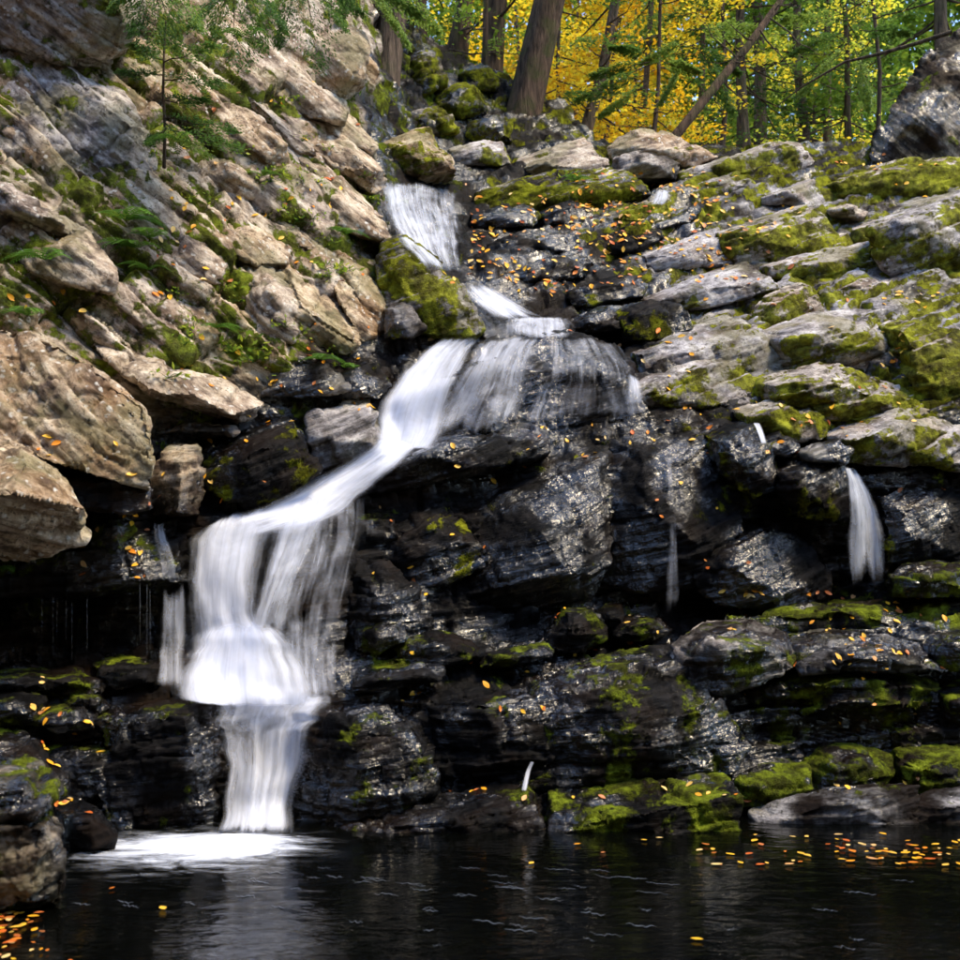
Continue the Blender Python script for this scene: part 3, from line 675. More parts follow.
# ---- lower left mass
rock('rock_ledge', 'broad black rock face beside the bottom drop of the waterfall', 'H', 1.2, .1, .5, 8.35, [(122, 686, .1), (148, 683, .1), (190, 690, .15), (214, 700, .1), (218, 740, .0), (216, 790, -.05), (211, 836, -.1), (115, 842, -.3), (98, 790, -.3), (108, 740, -.2), (130, 704, -.25), (172, 706, -.3), (190, 760, -.35)], .6, 1.4)
for lab, an, pts in (
    ('flat black rock with leaves along the back of the mossy heap', 8.6, [(-40, 672, .2), (30, 668, .3), (60, 676, .1), (50, 692, -.1), (-40, 694, -.1), (20, 680, -.25)]),
    ('ridged black rock with a pale wet rim beside the flat leafy one', 8.6, [(30, 674, .2), (75, 669, .3), (108, 682, .1), (100, 694, -.1), (45, 692, -.1), (70, 680, -.25)]),
    ('black hump at the foot of the thin left trickles', 8.7, [(92, 664, .3), (120, 656, .4), (160, 662, .3), (162, 688, .0), (115, 690, -.1), (125, 672, -.2)]),
    ('jagged black rock between the leafy flat rock and grey boulder', 8.4, [(-40, 694, .1), (20, 690, .2), (44, 700, .0), (40, 725, -.1), (-40, 728, -.2), (15, 705, -.3)]),
    ('mossy wet rock with pale glints in the middle of the heap', 8.4, [(38, 704, .2), (60, 694, .3), (95, 700, .1), (98, 730, -.1), (55, 736, -.2), (35, 722, -.2), (65, 712, -.3)]),
    ('moss-capped knob leaning on the broad black rock face', 8.35, [(92, 712, .1), (115, 704, .2), (136, 722, .0), (138, 742, -.1), (108, 745, -.15), (112, 722, -.28)]),
    ('small mossy rock above the moss-capped knob', 8.5, [(60, 690, .2), (95, 688, .2), (112, 706, .0), (100, 716, -.1), (66, 708, -.1), (85, 697, -.25)]),
    ('dark lumpy rock filling the foot of the mossy heap', 8.3, [(45, 738, .1), (90, 734, .1), (130, 745, .0), (118, 800, -.15), (75, 800, -.2), (50, 770, -.2), (88, 760, -.3)])):
    rock('rock_block', lab, 'H', 1.1, .32, .5, an, pts, .4, 1.2, group='mossy black rocks heaped beside the waterfall')
rock('boulder', 'smooth black boulder behind the brown rock standing in the pool', 'H', 1.05, .15, .6, 7.9, [(-40, 728, .1), (5, 726, .2), (32, 740, .1), (46, 760, .0), (67, 776, .0), (69, 796, -.1), (55, 815, -.1), (-40, 820, -.2), (20, 765, -.4)], .6, cat='boulder')
rock('boulder', 'brown cracked rock with a green moss belt standing in the pool', 'H', .62, .3, .3, 6.15, [[(-60, 766, .3), (0, 767, .3), (36, 771, .2), (54, 792, .1), (53, 808, .0), (30, 816, -.15), (-60, 818, -.2), (15, 785, -.2)], [(-60, 812, .2), (54, 812, .1), (63, 838, .0), (66, 880, .0), (62, 905, .0), (-60, 925, -.1), (40, 830, -.2), (30, 905, -.2), (-60, 830, -.3)]], .5, 1.2, stain=.7, cat='boulder')
rock('rock_block', 'small black angular rock with leaves at the pool edge', 'H', 1.1, -.1, .5, 7.45, [(55, 798, .2), (76, 800, .2), (98, 812, .1), (117, 838, .0), (115, 850, .0), (60, 852, .0), (80, 816, -.2), (95, 848, -.15)], .4)
# ---- dark mass in the middle
rock('rock_ledge', 'long black slab with leaves along its rim beside the white chute', 'R', 1.1, .15, .6, (440, 490), [(346, 474, .1), (400, 440, .3), (470, 428, .4), (540, 424, .4), (540, 453, .0), (490, 471, -.1), (440, 480, -.1), (380, 494, -.1), (430, 455, -.3), (500, 450, -.25)], .6)
rock('boulder', 'rough black boulder with a moss cap under the long black slab', 'R', 1.1, .28, .6, (420, 585), [(364, 515, .3), (420, 496, .4), (448, 507, .3), (485, 548, .1), (480, 565, .1), (445, 586, .0), (395, 592, .0), (362, 565, .1), (420, 535, -.1)], .6, 1.2, cat='boulder')
rock('boulder', 'rough black boulder splashed by the curtain of white water', 'H', 1.2, .1, .6, (390, 640), [(345, 560, .2), (385, 555, .2), (420, 590, .1), (430, 630, .0), (400, 650, -.1), (350, 650, -.1), (335, 610, .0), (380, 600, -.3)], .5, 1.3, cat='boulder')
rock('boulder', 'great black bulging rock face with a dull grey worn panel', 'R', 1.15, .12, .6, (540, 600), [(450, 502, .3), (480, 470, .5), (530, 440, .7), (580, 425, .8), (612, 440, .6), (612, 560, .0), (590, 600, .1), (540, 622, .2), (470, 642, .3), (440, 605, .1), (445, 560, .1), (540, 530, -.25), (570, 575, -.25), (500, 580, -.2), (592, 480, .1)], .8, .8, shift=-.2, chisel=.96, cat='boulder')
rock('boulder', 'great black rock face crossed by the thin middle trickle', 'R', 1.15, .1, .6, (660, 580), [(560, 420, .8), (610, 408, .9), (700, 405, .9), (737, 420, .6), (752, 470, .3), (742, 530, .0), (700, 587, .0), (640, 592, .0), (595, 582, .1), (580, 500, .2), (650, 505, -.2), (690, 460, .1), (640, 450, .15), (700, 545, -.2)], .9, .8, shift=-.3, chisel=.96, cat='boulder')
rock('boulder', 'low black bulge under the mossy block beside the right-hand free fall', 'R', 1.15, .05, .6, (760, 600), [(690, 572, .0), (740, 522, .1), (790, 535, .1), (826, 566, .2), (823, 602, .1), (780, 612, .0), (720, 602, .0), (760, 565, -.25)], .8, shift=-.4, cat='boulder')
rock('rock_block', 'diamond-shaped black block next to the lip of the free fall', 'R', 1.05, .3, .6, (800, 515), [(762, 445, .3), (800, 443, .3), (844, 468, .1), (854, 510, .0), (840, 522, .0), (800, 515, .0), (773, 482, .0), (810, 480, -.25)], .7, shift=-.25)
rock('rock_block', 'mossy black shoulder behind the thin middle trickle', 'R', 1., .4, .6, (740, 470), [(700, 420, .3), (740, 415, .3), (768, 440, .1), (775, 490, .0), (752, 500, .0), (715, 460, .0), (740, 450, -.2)], .6, shift=-.25)
rock('rock_ledge', 'wide black rock face on the far side of the free fall', 'R', 1.05, .22, .6, (920, 570), [(852, 475, .3), (880, 462, .4), (960, 480, .3), (1010, 490, .3), (1010, 570, .1), (930, 570, .0), (888, 560, .0), (860, 520, .1), (920, 520, -.2)], .8, 1.2, shift=-.2)
rock('boulder', 'low mossy boulder at the foot of the free fall', 'H', 1., .35, .6, (930, 592), [(888, 582, .1), (905, 563, .2), (960, 560, .2), (1000, 565, .2), (1000, 600, .0), (930, 600, -.1), (893, 597, .0), (930, 578, -.25)], .5, shift=-.55, cat='boulder')
for lab, pts, an in (
    ('blocky black boulder with leaves at its foot under the overhang', [(543, 632, .1), (562, 609, .2), (580, 603, .2), (604, 617, .1), (606, 640, .0), (575, 652, -.05), (546, 650, .0), (572, 625, -.2)], (575, 650)),
    ('moss-topped little block behind the blocky boulder under the overhang', [(594, 616, .1), (608, 602, .2), (621, 603, .1), (625, 625, .0), (605, 632, .0), (612, 612, -.15)], (610, 632)),
    ('brown flat rock strewn with leaves where the thin trickle lands', [(608, 624, .1), (625, 613, .2), (660, 618, .1), (672, 632, .0), (640, 642, -.1), (612, 640, -.1), (640, 625, -.2)], (640, 640)),
    ('rounded mossy lump beside the splash of the lower curtain', [(353, 630, .1), (384, 613, .2), (402, 621, .1), (407, 640, .0), (380, 655, -.05), (355, 650, .0), (380, 632, -.2)], (380, 652)),
    ('long low mossy lump under the rough black boulder', [(393, 645, .1), (420, 630, .2), (470, 640, .1), (482, 655, .0), (440, 665, -.1), (398, 662, -.05), (430, 645, -.2)], (440, 662)),
    ('flat black rock between the mossy lumps and shining shelf', [(360, 668, .1), (410, 658, .2), (444, 666, .1), (440, 682, -.05), (380, 694, -.1), (350, 690, -.1), (400, 672, -.25)], (400, 690)),
    ('low black rock behind the shining wet shelf', [(470, 655, .1), (510, 648, .2), (545, 640, .2), (556, 655, .0), (520, 668, -.1), (478, 670, -.1), (510, 656, -.2)], (515, 668))):
    rock('rock_block', lab, 'H', 1.05, .25, .6, an, pts, .4, 1.1, shift=-.15)
# ---- lower shelf down to the pool
rock('rock_ledge', 'black craggy shoulder on the far side of the bottom drop', 'H', 1.2, .18, .6, 8.35, [(312, 704, .2), (357, 695, .3), (393, 708, .2), (426, 742, .0), (428, 792, -.1), (385, 818, -.1), (325, 842, -.1), (300, 842, .0), (299, 790, .1), (304, 740, .2), (350, 730, -.15), (370, 780, -.25)], .6, 1.6)
rock('rock_ledge', 'shining wet shelf with scattered yellow leaves above the little spout', 'H', 1.1, .0, .6, 8.55, [(388, 695, .3), (450, 674, .5), (545, 660, .6), (560, 700, .1), (548, 765, -.05), (530, 785, .0), (440, 796, .0), (418, 745, .1), (480, 705, -.05), (505, 745, -.15)], .6, 1.6)
rock('rock_ledge', 'dark layered shelf with mossy ribs between spout and big recess', 'H', 1.05, .28, .6, 8.55, [(540, 690, .3), (600, 660, .6), (672, 646, .7), (702, 690, .3), (746, 742, .2), (722, 778, .1), (620, 790, .0), (545, 790, .0), (534, 742, .0), (600, 695, -.05), (645, 740, -.15)], .7, 1.6)
rock('flat_rock', 'wet black slab lying along the waterline below the spout', 'H', 1.1, .05, .6, 7.95, [(325, 832, .2), (392, 811, .3), (420, 806, .3), (472, 792, .4), (500, 788, .4), (545, 792, .4), (548, 838, .0), (400, 846, -.05), (325, 846, .0), (480, 812, .0), (400, 825, -.02)], .4, 1.5)
rock('flat_rock', 'green mossy block with a blunt end at the waterline', 'H', .85, .45, .7, 7.95, [(545, 793, .3), (575, 786, .4), (640, 781, .4), (727, 777, .3), (737, 785, .1), (741, 815, .0), (733, 838, .0), (670, 838, -.05), (545, 842, .0), (640, 805, -.08), (720, 800, -.02)], .5, 1.5)
rock('flat_rock', 'low lavender grey slab along the waterline under the mossy humps', 'H', .55, .1, 1., 8.2, [(752, 812, .2), (777, 800, .2), (825, 791, .2), (875, 787, .2), (916, 785, .2), (914, 832, .0), (800, 834, .0), (752, 832, .05), (840, 800, -.05)], .4)
rock('flat_rock', 'pitted grey slab end next to the low lavender grey slab', 'H', .55, .1, 1., 8.25, [(913, 800, .1), (930, 788, .2), (1000, 785, .2), (1000, 830, .0), (913, 832, .0), (950, 800, -.05)], .4)
for lab, pts, an, mo in (
    ('mossy hump under the big layered overhang', [(800, 768, .2), (825, 745, .3), (860, 746, .3), (889, 756, .2), (894, 775, .0), (870, 795, -.05), (815, 795, -.05), (845, 762, -.2)], 8.75, .62),
    ('low mossy rock between the blunt waterline block and mossy hump', [(733, 785, .1), (760, 768, .2), (805, 766, .2), (812, 790, .0), (770, 808, -.05), (738, 808, .0), (770, 780, -.15)], 8.5, .5),
    ('long mossy hump at the end of the big layered overhang', [(890, 756, .2), (915, 741, .3), (960, 744, .3), (1000, 745, .3), (1000, 792, .0), (900, 792, -.05), (930, 762, -.2)], 8.75, .55)):
    rock('rock_block', lab, 'H', .95, mo, .6, an, pts, .5, 1.1)
rock('rock_ledge', 'big layered overhang with moss stripes above the black recess', 'H', 1., .5, .6, 9.15, [[(765, 672, .3), (845, 666, .4), (895, 669, .4), (932, 677, .3), (938, 690, .0), (900, 698, -.1), (800, 700, -.1), (765, 690, -.05), (850, 680, -.35)], [(790, 700, .2), (840, 690, .3), (925, 686, .2), (940, 700, .1), (920, 708, -.1), (802, 715, -.1), (860, 700, -.4)], [(720, 700, .2), (800, 705, .2), (930, 705, .2), (935, 745, .5), (800, 770, .4), (730, 770, .3), (740, 730, .1)]], .6, 1.3)
rock('boulder', 'pale-topped boulder with a mossy nose beside the leafy shelf', 'H', .55, .3, .7, 9.0, [(670, 648, .3), (700, 622, .4), (745, 619, .5), (784, 634, .3), (799, 655, .1), (792, 669, .0), (740, 690, -.1), (690, 696, -.1), (674, 668, .0), (722, 645, -.25), (762, 650, -.2)], .6, cat='boulder')
rock('rock_ledge', 'broad mossy layered shelf strewn with leaves below the free fall', 'H', .85, .42, .8, 9.5, [(722, 624, .2), (765, 609, .3), (815, 595, .5), (840, 589, .6), (960, 593, .6), (1010, 596, .6), (1010, 640, .1), (900, 645, -.05), (790, 640, .0), (840, 615, .0)], .7, 1.5)
rock('flat_rock', 'lavender leaf-strewn slab under the broad mossy shelf', 'H', .6, .1, 1., 9.1, [(790, 648, .1), (800, 634, .3), (845, 645, .3), (885, 637, .3), (942, 655, .2), (947, 672, .0), (880, 674, -.1), (800, 672, -.1), (870, 655, -.25)], .5, 1.3)
rock('rock_block', 'mossy rock at the far end of the lavender leaf-strewn slab', 'H', .8, .35, .8, 9.2, [(922, 645, .1), (945, 627, .2), (1000, 622, .2), (1000, 668, .0), (945, 668, -.05), (960, 645, -.2)], .4)
rock('rock_block', 'dark mossy rock closing the end of the big layered overhang', 'H', .95, .45, .6, 9.1, [(936, 688, .1), (960, 682, .2), (1000, 680, .2), (1000, 735, .1), (945, 730, .1), (960, 700, -.15)], .4)
# ---- slabs on the right slope
rock('flat_rock', 'long lavender slab with a mossy back and dark undercut', 'R', .32, .2, 1., (705, 308), [(638, 296, .1), (720, 265, .6), (752, 261, .6), (777, 275, .2), (770, 289, .0), (720, 303, -.1), (660, 314, -.1), (640, 304, -.1), (700, 292, -.25)], .5)
rock('rock_block', 'dark mossy rock propping up the long lavender slab', 'R', .8, .3, .6, (650, 338), [(612, 300, .3), (650, 300, .2), (690, 308, .1), (700, 325, .0), (660, 340, -.1), (622, 342, -.1), (650, 320, -.2)], .4)
rock('boulder', 'brown three-sided boulder beside the dark undercut of the lavender slab', 'R', .2, .42, .5, (785, 328), [(755, 324, .1), (765, 298, .1), (778, 282, .3), (801, 282, .3), (823, 310, .1), (816, 327, .0), (760, 330, -.05), (783, 305, -.2)], .5, stain=.8, cat='boulder')
rock('flat_rock', 'pale streaked slab beside the water with a mossy end face', 'R', .3, .25, 1., (720, 375), [(610, 345, .2), (672, 320, .7), (725, 314, .8), (777, 334, .4), (785, 368, .0), (742, 376, -.05), (732, 345, -.2), (640, 372, -.1), (680, 352, -.15)], .5)
rock('rock_block', 'brown mossy block with a pale wet top beside the thin veil', 'R', .35, .35, .9, (700, 405), [(600, 378, .2), (650, 358, .5), (704, 350, .6), (728, 349, .6), (753, 372, .2), (765, 402, .0), (670, 408, -.05), (682, 382, -.2), (615, 408, -.05)], .6)
rock('flat_rock', 'flat pale lavender slab ringed by orange leaves on the slope', 'R', .2, .05, 1., (690, 264), [(640, 258, .0), (672, 231, .6), (712, 225, .7), (742, 244, .3), (732, 264, .0), (660, 270, -.05), (690, 250, -.12)], .4)
rock('flat_rock', 'pinkish mossy slab above the flat pale lavender slab', 'R', .2, .5, .7, (770, 262), [(713, 228, .1), (760, 205, .6), (798, 196, .7), (823, 222, .3), (840, 247, .1), (800, 257, .0), (745, 266, -.05), (772, 235, -.2)], .5)
rock('rock_block', 'pale cap rock on the crest of the slope below the trees', 'R', .05, .25, .9, (795, 208), [(760, 190, .1), (803, 172, .4), (816, 181, .3), (827, 212, .0), (800, 208, -.05), (763, 203, .0), (795, 188, -.2)], .4)
rock('boulder', 'large pyramid boulder with a pale top and bright mossy face', 'R', .05, .4, .9, (910, 280), [(875, 217, .0), (912, 193, .5), (966, 188, .6), (1010, 200, .5), (1010, 284, .1), (905, 284, .0), (890, 268, -.05), (875, 240, -.1), (918, 226, -.3)], .7, cat='boulder')
rock('flat_rock', 'small tan slab bridging the dark gap beside the pyramid boulder', 'R', .05, .1, .4, (850, 225), [(827, 203, .1), (868, 210, .1), (862, 219, -.1), (832, 212, -.1), (848, 206, -.2)], .4)
rock('rock_block', 'small mossy block leaning against the pyramid boulder', 'R', .1, .55, .6, (868, 245), [(852, 222, .1), (875, 215, .1), (880, 240, .0), (868, 250, -.05), (852, 246, .0), (866, 230, -.15)], .3)
rock('flat_rock', 'pale slab with mossy flank running up to the pyramid boulder', 'R', .12, .38, .9, (830, 278), [(758, 264, .0), (827, 252, .5), (877, 240, .6), (898, 268, .1), (868, 277, .0), (819, 280, -.05), (770, 276, -.05), (835, 263, -.15)], .4)
rock('flat_rock', 'wide pinkish grey slab beside the brown three-sided boulder', 'R', .1, .3, .7, (870, 298), [(820, 284, .0), (865, 270, .5), (905, 276, .5), (934, 282, .3), (928, 297, .0), (832, 300, -.05), (875, 285, -.15)], .4)
rock('rock_block', 'pale-topped block with a leaf on it beside the bright moss slope', 'R', .1, .3, .9, (885, 325), [(846, 310, .0), (880, 293, .5), (913, 296, .5), (923, 303, .3), (908, 325, .0), (860, 326, -.05), (888, 306, -.15)], .4)
rock('boulder', 'long wedge boulder with a pale ridge and dark mossy front', 'R', .1, .35, .9, (830, 368), [(760, 331, .1), (813, 315, .7), (866, 310, .8), (913, 368, .2), (905, 377, .0), (880, 367, -.05), (782, 372, -.05), (778, 337, -.15), (862, 335, -.25)], .6, cat='boulder')
rock('flat_rock', 'steep rock slope draped with bright green moss', 'R', .1, .8, .6, (930, 400), [(866, 311, .4), (900, 317, .5), (960, 334, .4), (1010, 350, .4), (1010, 425, .0), (945, 418, -.05), (910, 374, -.05), (930, 360, -.2)], .6)
rock('boulder', 'sprawling mossy boulder under the dark front of the wedge boulder', 'R', .3, .55, .7, (830, 418), [(760, 376, .1), (819, 362, .4), (851, 368, .3), (930, 400, .1), (922, 418, .0), (840, 422, -.05), (800, 408, -.05), (765, 398, .0), (835, 388, -.25)], .5, cat='boulder')
rock('boulder', 'pale-nosed boulder with green moss above the free fall', 'R', .12, .4, .9, (880, 458), [(827, 428, .1), (842, 408, .3), (870, 397, .5), (895, 411, .4), (960, 431, .3), (1010, 440, .3), (1010, 476, .0), (900, 463, -.05), (855, 459, -.05), (830, 447, .0), (872, 425, -.25)], .6, shift=-.15, cat='boulder')
rock('rock_block', 'brown mossy rock beside the tiny trickle', 'R', .5, .45, .6, (780, 438), [(733, 406, .1), (773, 398, .3), (828, 420, .1), (822, 438, .0), (790, 442, -.05), (745, 424, .0), (780, 415, -.2)], .4, shift=-.1)
rock('flat_rock', 'small wet slab strewn with leaves under the pale-nosed boulder', 'R', .6, .0, .9, (820, 455), [(800, 448, .0), (840, 438, .2), (852, 450, .0), (845, 462, -.1), (806, 460, -.1), (828, 446, -.15)], .4, shift=-.3)
rock('rock_block', 'dark rock wedge below the tiny trickle', 'R', .9, .1, .7, (770, 448), [(750, 432, .1), (770, 424, .1), (800, 445, .0), (788, 456, -.1), (758, 450, -.1), (775, 436, -.2)], .4, shift=-.2)
rock('rock_block', 'low pale block in the bright moss slope', 'R', .1, .35, .9, (945, 345), [(915, 335, .0), (950, 325, .2), (985, 335, .2), (980, 350, .0), (925, 350, -.05), (950, 337, -.15)], .3, shift=-.15)
# ---- crest
rock('boulder', 'purple brown boulder pair on the crest beside the big leaning trunk', 'R', .15, .1, .4, (555, 174), [(505, 176, .1), (520, 160, .2), (553, 139, .4), (581, 137, .4), (606, 164, .1), (590, 176, .0), (550, 178, -.05), (555, 158, -.25)], .6, cat='boulder')
rock('boulder', 'ochre brown slab-sided rock at the head of the upper waterfall', 'R', .15, .25, .0, (415, 176), [(373, 142, .1), (400, 125, .3), (430, 128, .3), (453, 170, .0), (420, 175, -.05), (385, 162, -.05), (415, 148, -.3)], .6, stain=1.1, shift=-.3, cat='boulder')
rock('flat_rock', 'flat grey slab behind the ochre rock at the waterfall head', 'R', .05, .3, .8, (478, 163), [(440, 150, .1), (465, 138, .3), (500, 142, .3), (515, 158, .1), (500, 166, .0), (450, 165, -.05), (478, 150, -.2)], .4)
rock('rock_ledge', 'mossy ledge with ferns below the purple brown boulders', 'R', .55, .6, .6, (555, 208), [(462, 188, .1), (520, 175, .4), (600, 168, .5), (640, 171, .4), (652, 192, .1), (600, 208, .0), (500, 210, -.05), (465, 198, -.05), (560, 190, -.2)], .5)
rock('boulder', 'tan rounded rock on the crest below the fallen trunk', 'R', .05, .15, .1, (650, 162), [(608, 150, .1), (630, 127, .4), (668, 134, .4), (712, 156, .1), (690, 166, .0), (620, 164, .0), (655, 146, -.25)], .5, stain=.6, cat='boulder')
rock('boulder', 'dark purple overhanging rock in front of the tan crest rock', 'R', .5, .05, .6, (650, 188), [(612, 160, .1), (628, 146, .2), (678, 162, .0), (672, 178, -.05), (640, 178, -.05), (618, 174, -.05), (648, 158, -.3)], .5, cat='boulder')
rock('flat_rock', 'grey slab with a mossy end bridging the dark hollow on the crest', 'R', .15, .38, .7, (740, 180), [(668, 172, .1), (743, 139, .4), (800, 146, .3), (832, 166, .1), (815, 178, .0), (740, 172, -.1), (680, 182, -.1), (745, 158, -.25)], .5)
rock('flat_rock', 'mossy slab with a lavender tip beside the small upper trickle', 'R', .3, .5, .9, (715, 195), [(680, 190, .0), (720, 171, .3), (738, 170, .3), (760, 185, .0), (740, 197, -.05), (690, 200, -.05), (718, 184, -.15)], .4)
rock('boulder', 'dark green mossy hump beside the small upper trickle', 'R', .5, .6, .6, (630, 226), [(598, 222, .1), (612, 204, .3), (645, 199, .3), (668, 205, .2), (655, 222, .0), (612, 232, -.05), (630, 212, -.2)], .5, cat='boulder')
for lab, pts, an in (
    ('wet slab crossed by the thin leaf-lined rill', [(640, 226, .0), (680, 208, .5), (700, 205, .5), (690, 222, .1), (650, 236, -.05), (672, 220, -.12)], (668, 234)),
    ('mossy wet slab below the leaf-lined rill', [(600, 245, .0), (650, 228, .4), (668, 232, .3), (640, 252, .0), (605, 258, -.05), (635, 242, -.12)], (630, 255)),
    ('dark wet slab at the side of the upper waterfall', [(460, 212, .1), (500, 203, .3), (540, 210, .2), (530, 226, .0), (470, 228, -.05), (500, 215, -.15)], (500, 228)),
    ('dark wet slab with a lavender sheen below the mossy fern ledge', [(535, 214, .1), (560, 196, .3), (590, 206, .2), (592, 222, .0), (548, 226, -.05), (565, 210, -.15)], (565, 226)),
    ('leaf-covered dark slab in the middle of the stream bed', [(480, 240, .1), (520, 228, .4), (570, 232, .3), (560, 250, .0), (490, 256, -.05), (525, 240, -.12)], (525, 254)),
    ('low dark slab below the leaf-covered slab in the stream', [(500, 268, .1), (545, 254, .4), (590, 258, .3), (580, 276, .0), (510, 284, -.05), (545, 268, -.12)], (545, 282)),
    ('dark slab under the edge of the long lavender slab', [(560, 290, .1), (600, 274, .4), (645, 276, .3), (640, 296, .0), (570, 308, -.05), (605, 288, -.12)], (605, 304)),
    ('glistening black rock beside the small white step', [(560, 318, .1), (590, 304, .3), (625, 306, .2), (620, 330, .0), (570, 334, -.05), (595, 318, -.15)], (595, 332))):
    rock('flat_rock', lab, 'R', .85, .18, .8, an, pts, .4, 1.1)
rock('rock_ledge', 'mossy ledge with a long flat top under the tall leaning boulder', 'R', .3, .85, .5, (900, 192), [(822, 180, .1), (860, 160, .4), (960, 157, .4), (1010, 158, .4), (1010, 196, .0), (900, 196, -.05), (830, 194, -.05), (900, 174, -.2)], .6)
rock('boulder', 'tall dark leaning boulder with ribbed sides below the forest', 'L', .6, .2, .1, (910, 160), [(872, 162, .0), (878, 135, .1), (922, 62, .3), (962, 25, .4), (1020, 5, .4), (1030, 168, .1), (945, 164, -.1), (908, 162, -.1), (925, 110, -.3)], .9, 1.0, stain=1.1, cat='boulder')
rock('rock_block', 'small mossy rock in the dark gap on the slope', 'R', .2, .6, .6, (835, 250), [(820, 235, .1), (845, 228, .1), (858, 250, .0), (840, 260, -.05), (822, 256, .0), (838, 243, -.15)], .3)
# ---- ledges that carry the falls
rock('rock_ledge', 'wet rounded ledge under the middle waterfall', 'R', 1.2, -.3, .8, (500, 430), [(432, 348, .5), (500, 331, .7), (560, 333, .7), (610, 345, .6), (645, 380, .3), (645, 415, .1), (560, 418, .0), (470, 437, -.1), (400, 440, -.1), (392, 404, .1), (480, 385, -.1), (560, 378, .05)], .7, .8)
rock('boulder', 'small dark boulder showing through the middle waterfall', 'R', 1.2, -.3, .8, (490, 432), [(468, 420, .1), (485, 392, .2), (503, 398, .2), (508, 425, .1), (490, 436, .0), (488, 412, -.15)], .4, shift=-.2, cat='boulder')
rock('rock_ledge', 'dark ledge with bulges under the lower curtain of water', 'H', 1.2, -.3, .6, 9.0, [[(178, 520, .5), (260, 512, .6), (345, 480, .7), (352, 560, .4), (335, 690, .1), (330, 708, .0), (160, 704, .0), (160, 660, .2), (175, 600, .4), (260, 610, .0), (260, 670, -.15)], [(205, 704, -.2), (335, 706, -.2), (310, 760, -.3), (305, 845, -.35), (210, 845, -.35), (215, 760, -.3)]], .6, .9)

for lab, pts, an in (
    ('black mossy rock high on the bank behind the furrowed trunk', [(402, 75, .1), (415, 45, .2), (440, 50, .2), (445, 80, .0), (425, 95, -.1), (405, 95, -.1), (425, 65, -.3)], (425, 95)),
    ('mossy rock in the middle of the dark bank', [(435, 98, .1), (455, 80, .2), (480, 86, .2), (485, 108, .0), (460, 118, -.1), (438, 115, -.1), (462, 95, -.3)], (460, 116)),
    ('low black rock at the foot of the dark bank', [(400, 112, .1), (425, 100, .2), (452, 112, .1), (455, 130, .0), (425, 135, -.1), (402, 128, -.1), (428, 115, -.3)], (428, 134)),
    ('flat mossy rock beside the foot of the big leaning trunk', [(468, 125, .1), (490, 112, .2), (512, 122, .1), (510, 140, .0), (480, 145, -.1), (470, 140, -.1), (490, 125, -.3)], (488, 144)),
    ('small dark rock under the straight bank trunk', [(455, 70, .1), (475, 62, .2), (500, 75, .1), (495, 90, .0), (470, 92, -.1), (478, 75, -.25)], (478, 92))):
    rock('rock_block', lab, 'R', .6, .62, .4, an, pts, .5, 1.3)
# ------------------------------------------------------------------ white water, draped over the rock it runs on
bpy.context.view_layer.update()
DEPS = bpy.context.evaluated_depsgraph_get()
def cast(px, py):
    d = Vector(ray(px, py)); d.normalize()
    ok, loc, no, i, ob, m = scene.ray_cast(DEPS, Vector(CAM), d)
    return (loc, no, ob) if ok else (None, None, None)

def catmull(A, t):
    """A: (k, m, c) rows -> rows at parameter t in 0..1"""
    k = len(A); u = np.clip(t * (k - 1), 0, k - 1 - 1e-6); i = u.astype(int); f = (u - i)[:, None, None]
    g = lambda j: A[np.clip(j, 0, k - 1)]
    p0, p1, p2, p3 = g(i - 1), g(i), g(i + 1), g(i + 2)
    return 0.5 * (2 * p1 + (p2 - p0) * f + (2 * p0 - 5 * p1 + 4 * p2 - p3) * f * f + (3 * p1 - p0 - 3 * p2 + p3) * f ** 3)

def gblur(A, k, axis):
    return blur(A, k, axis) if k > 0 else A

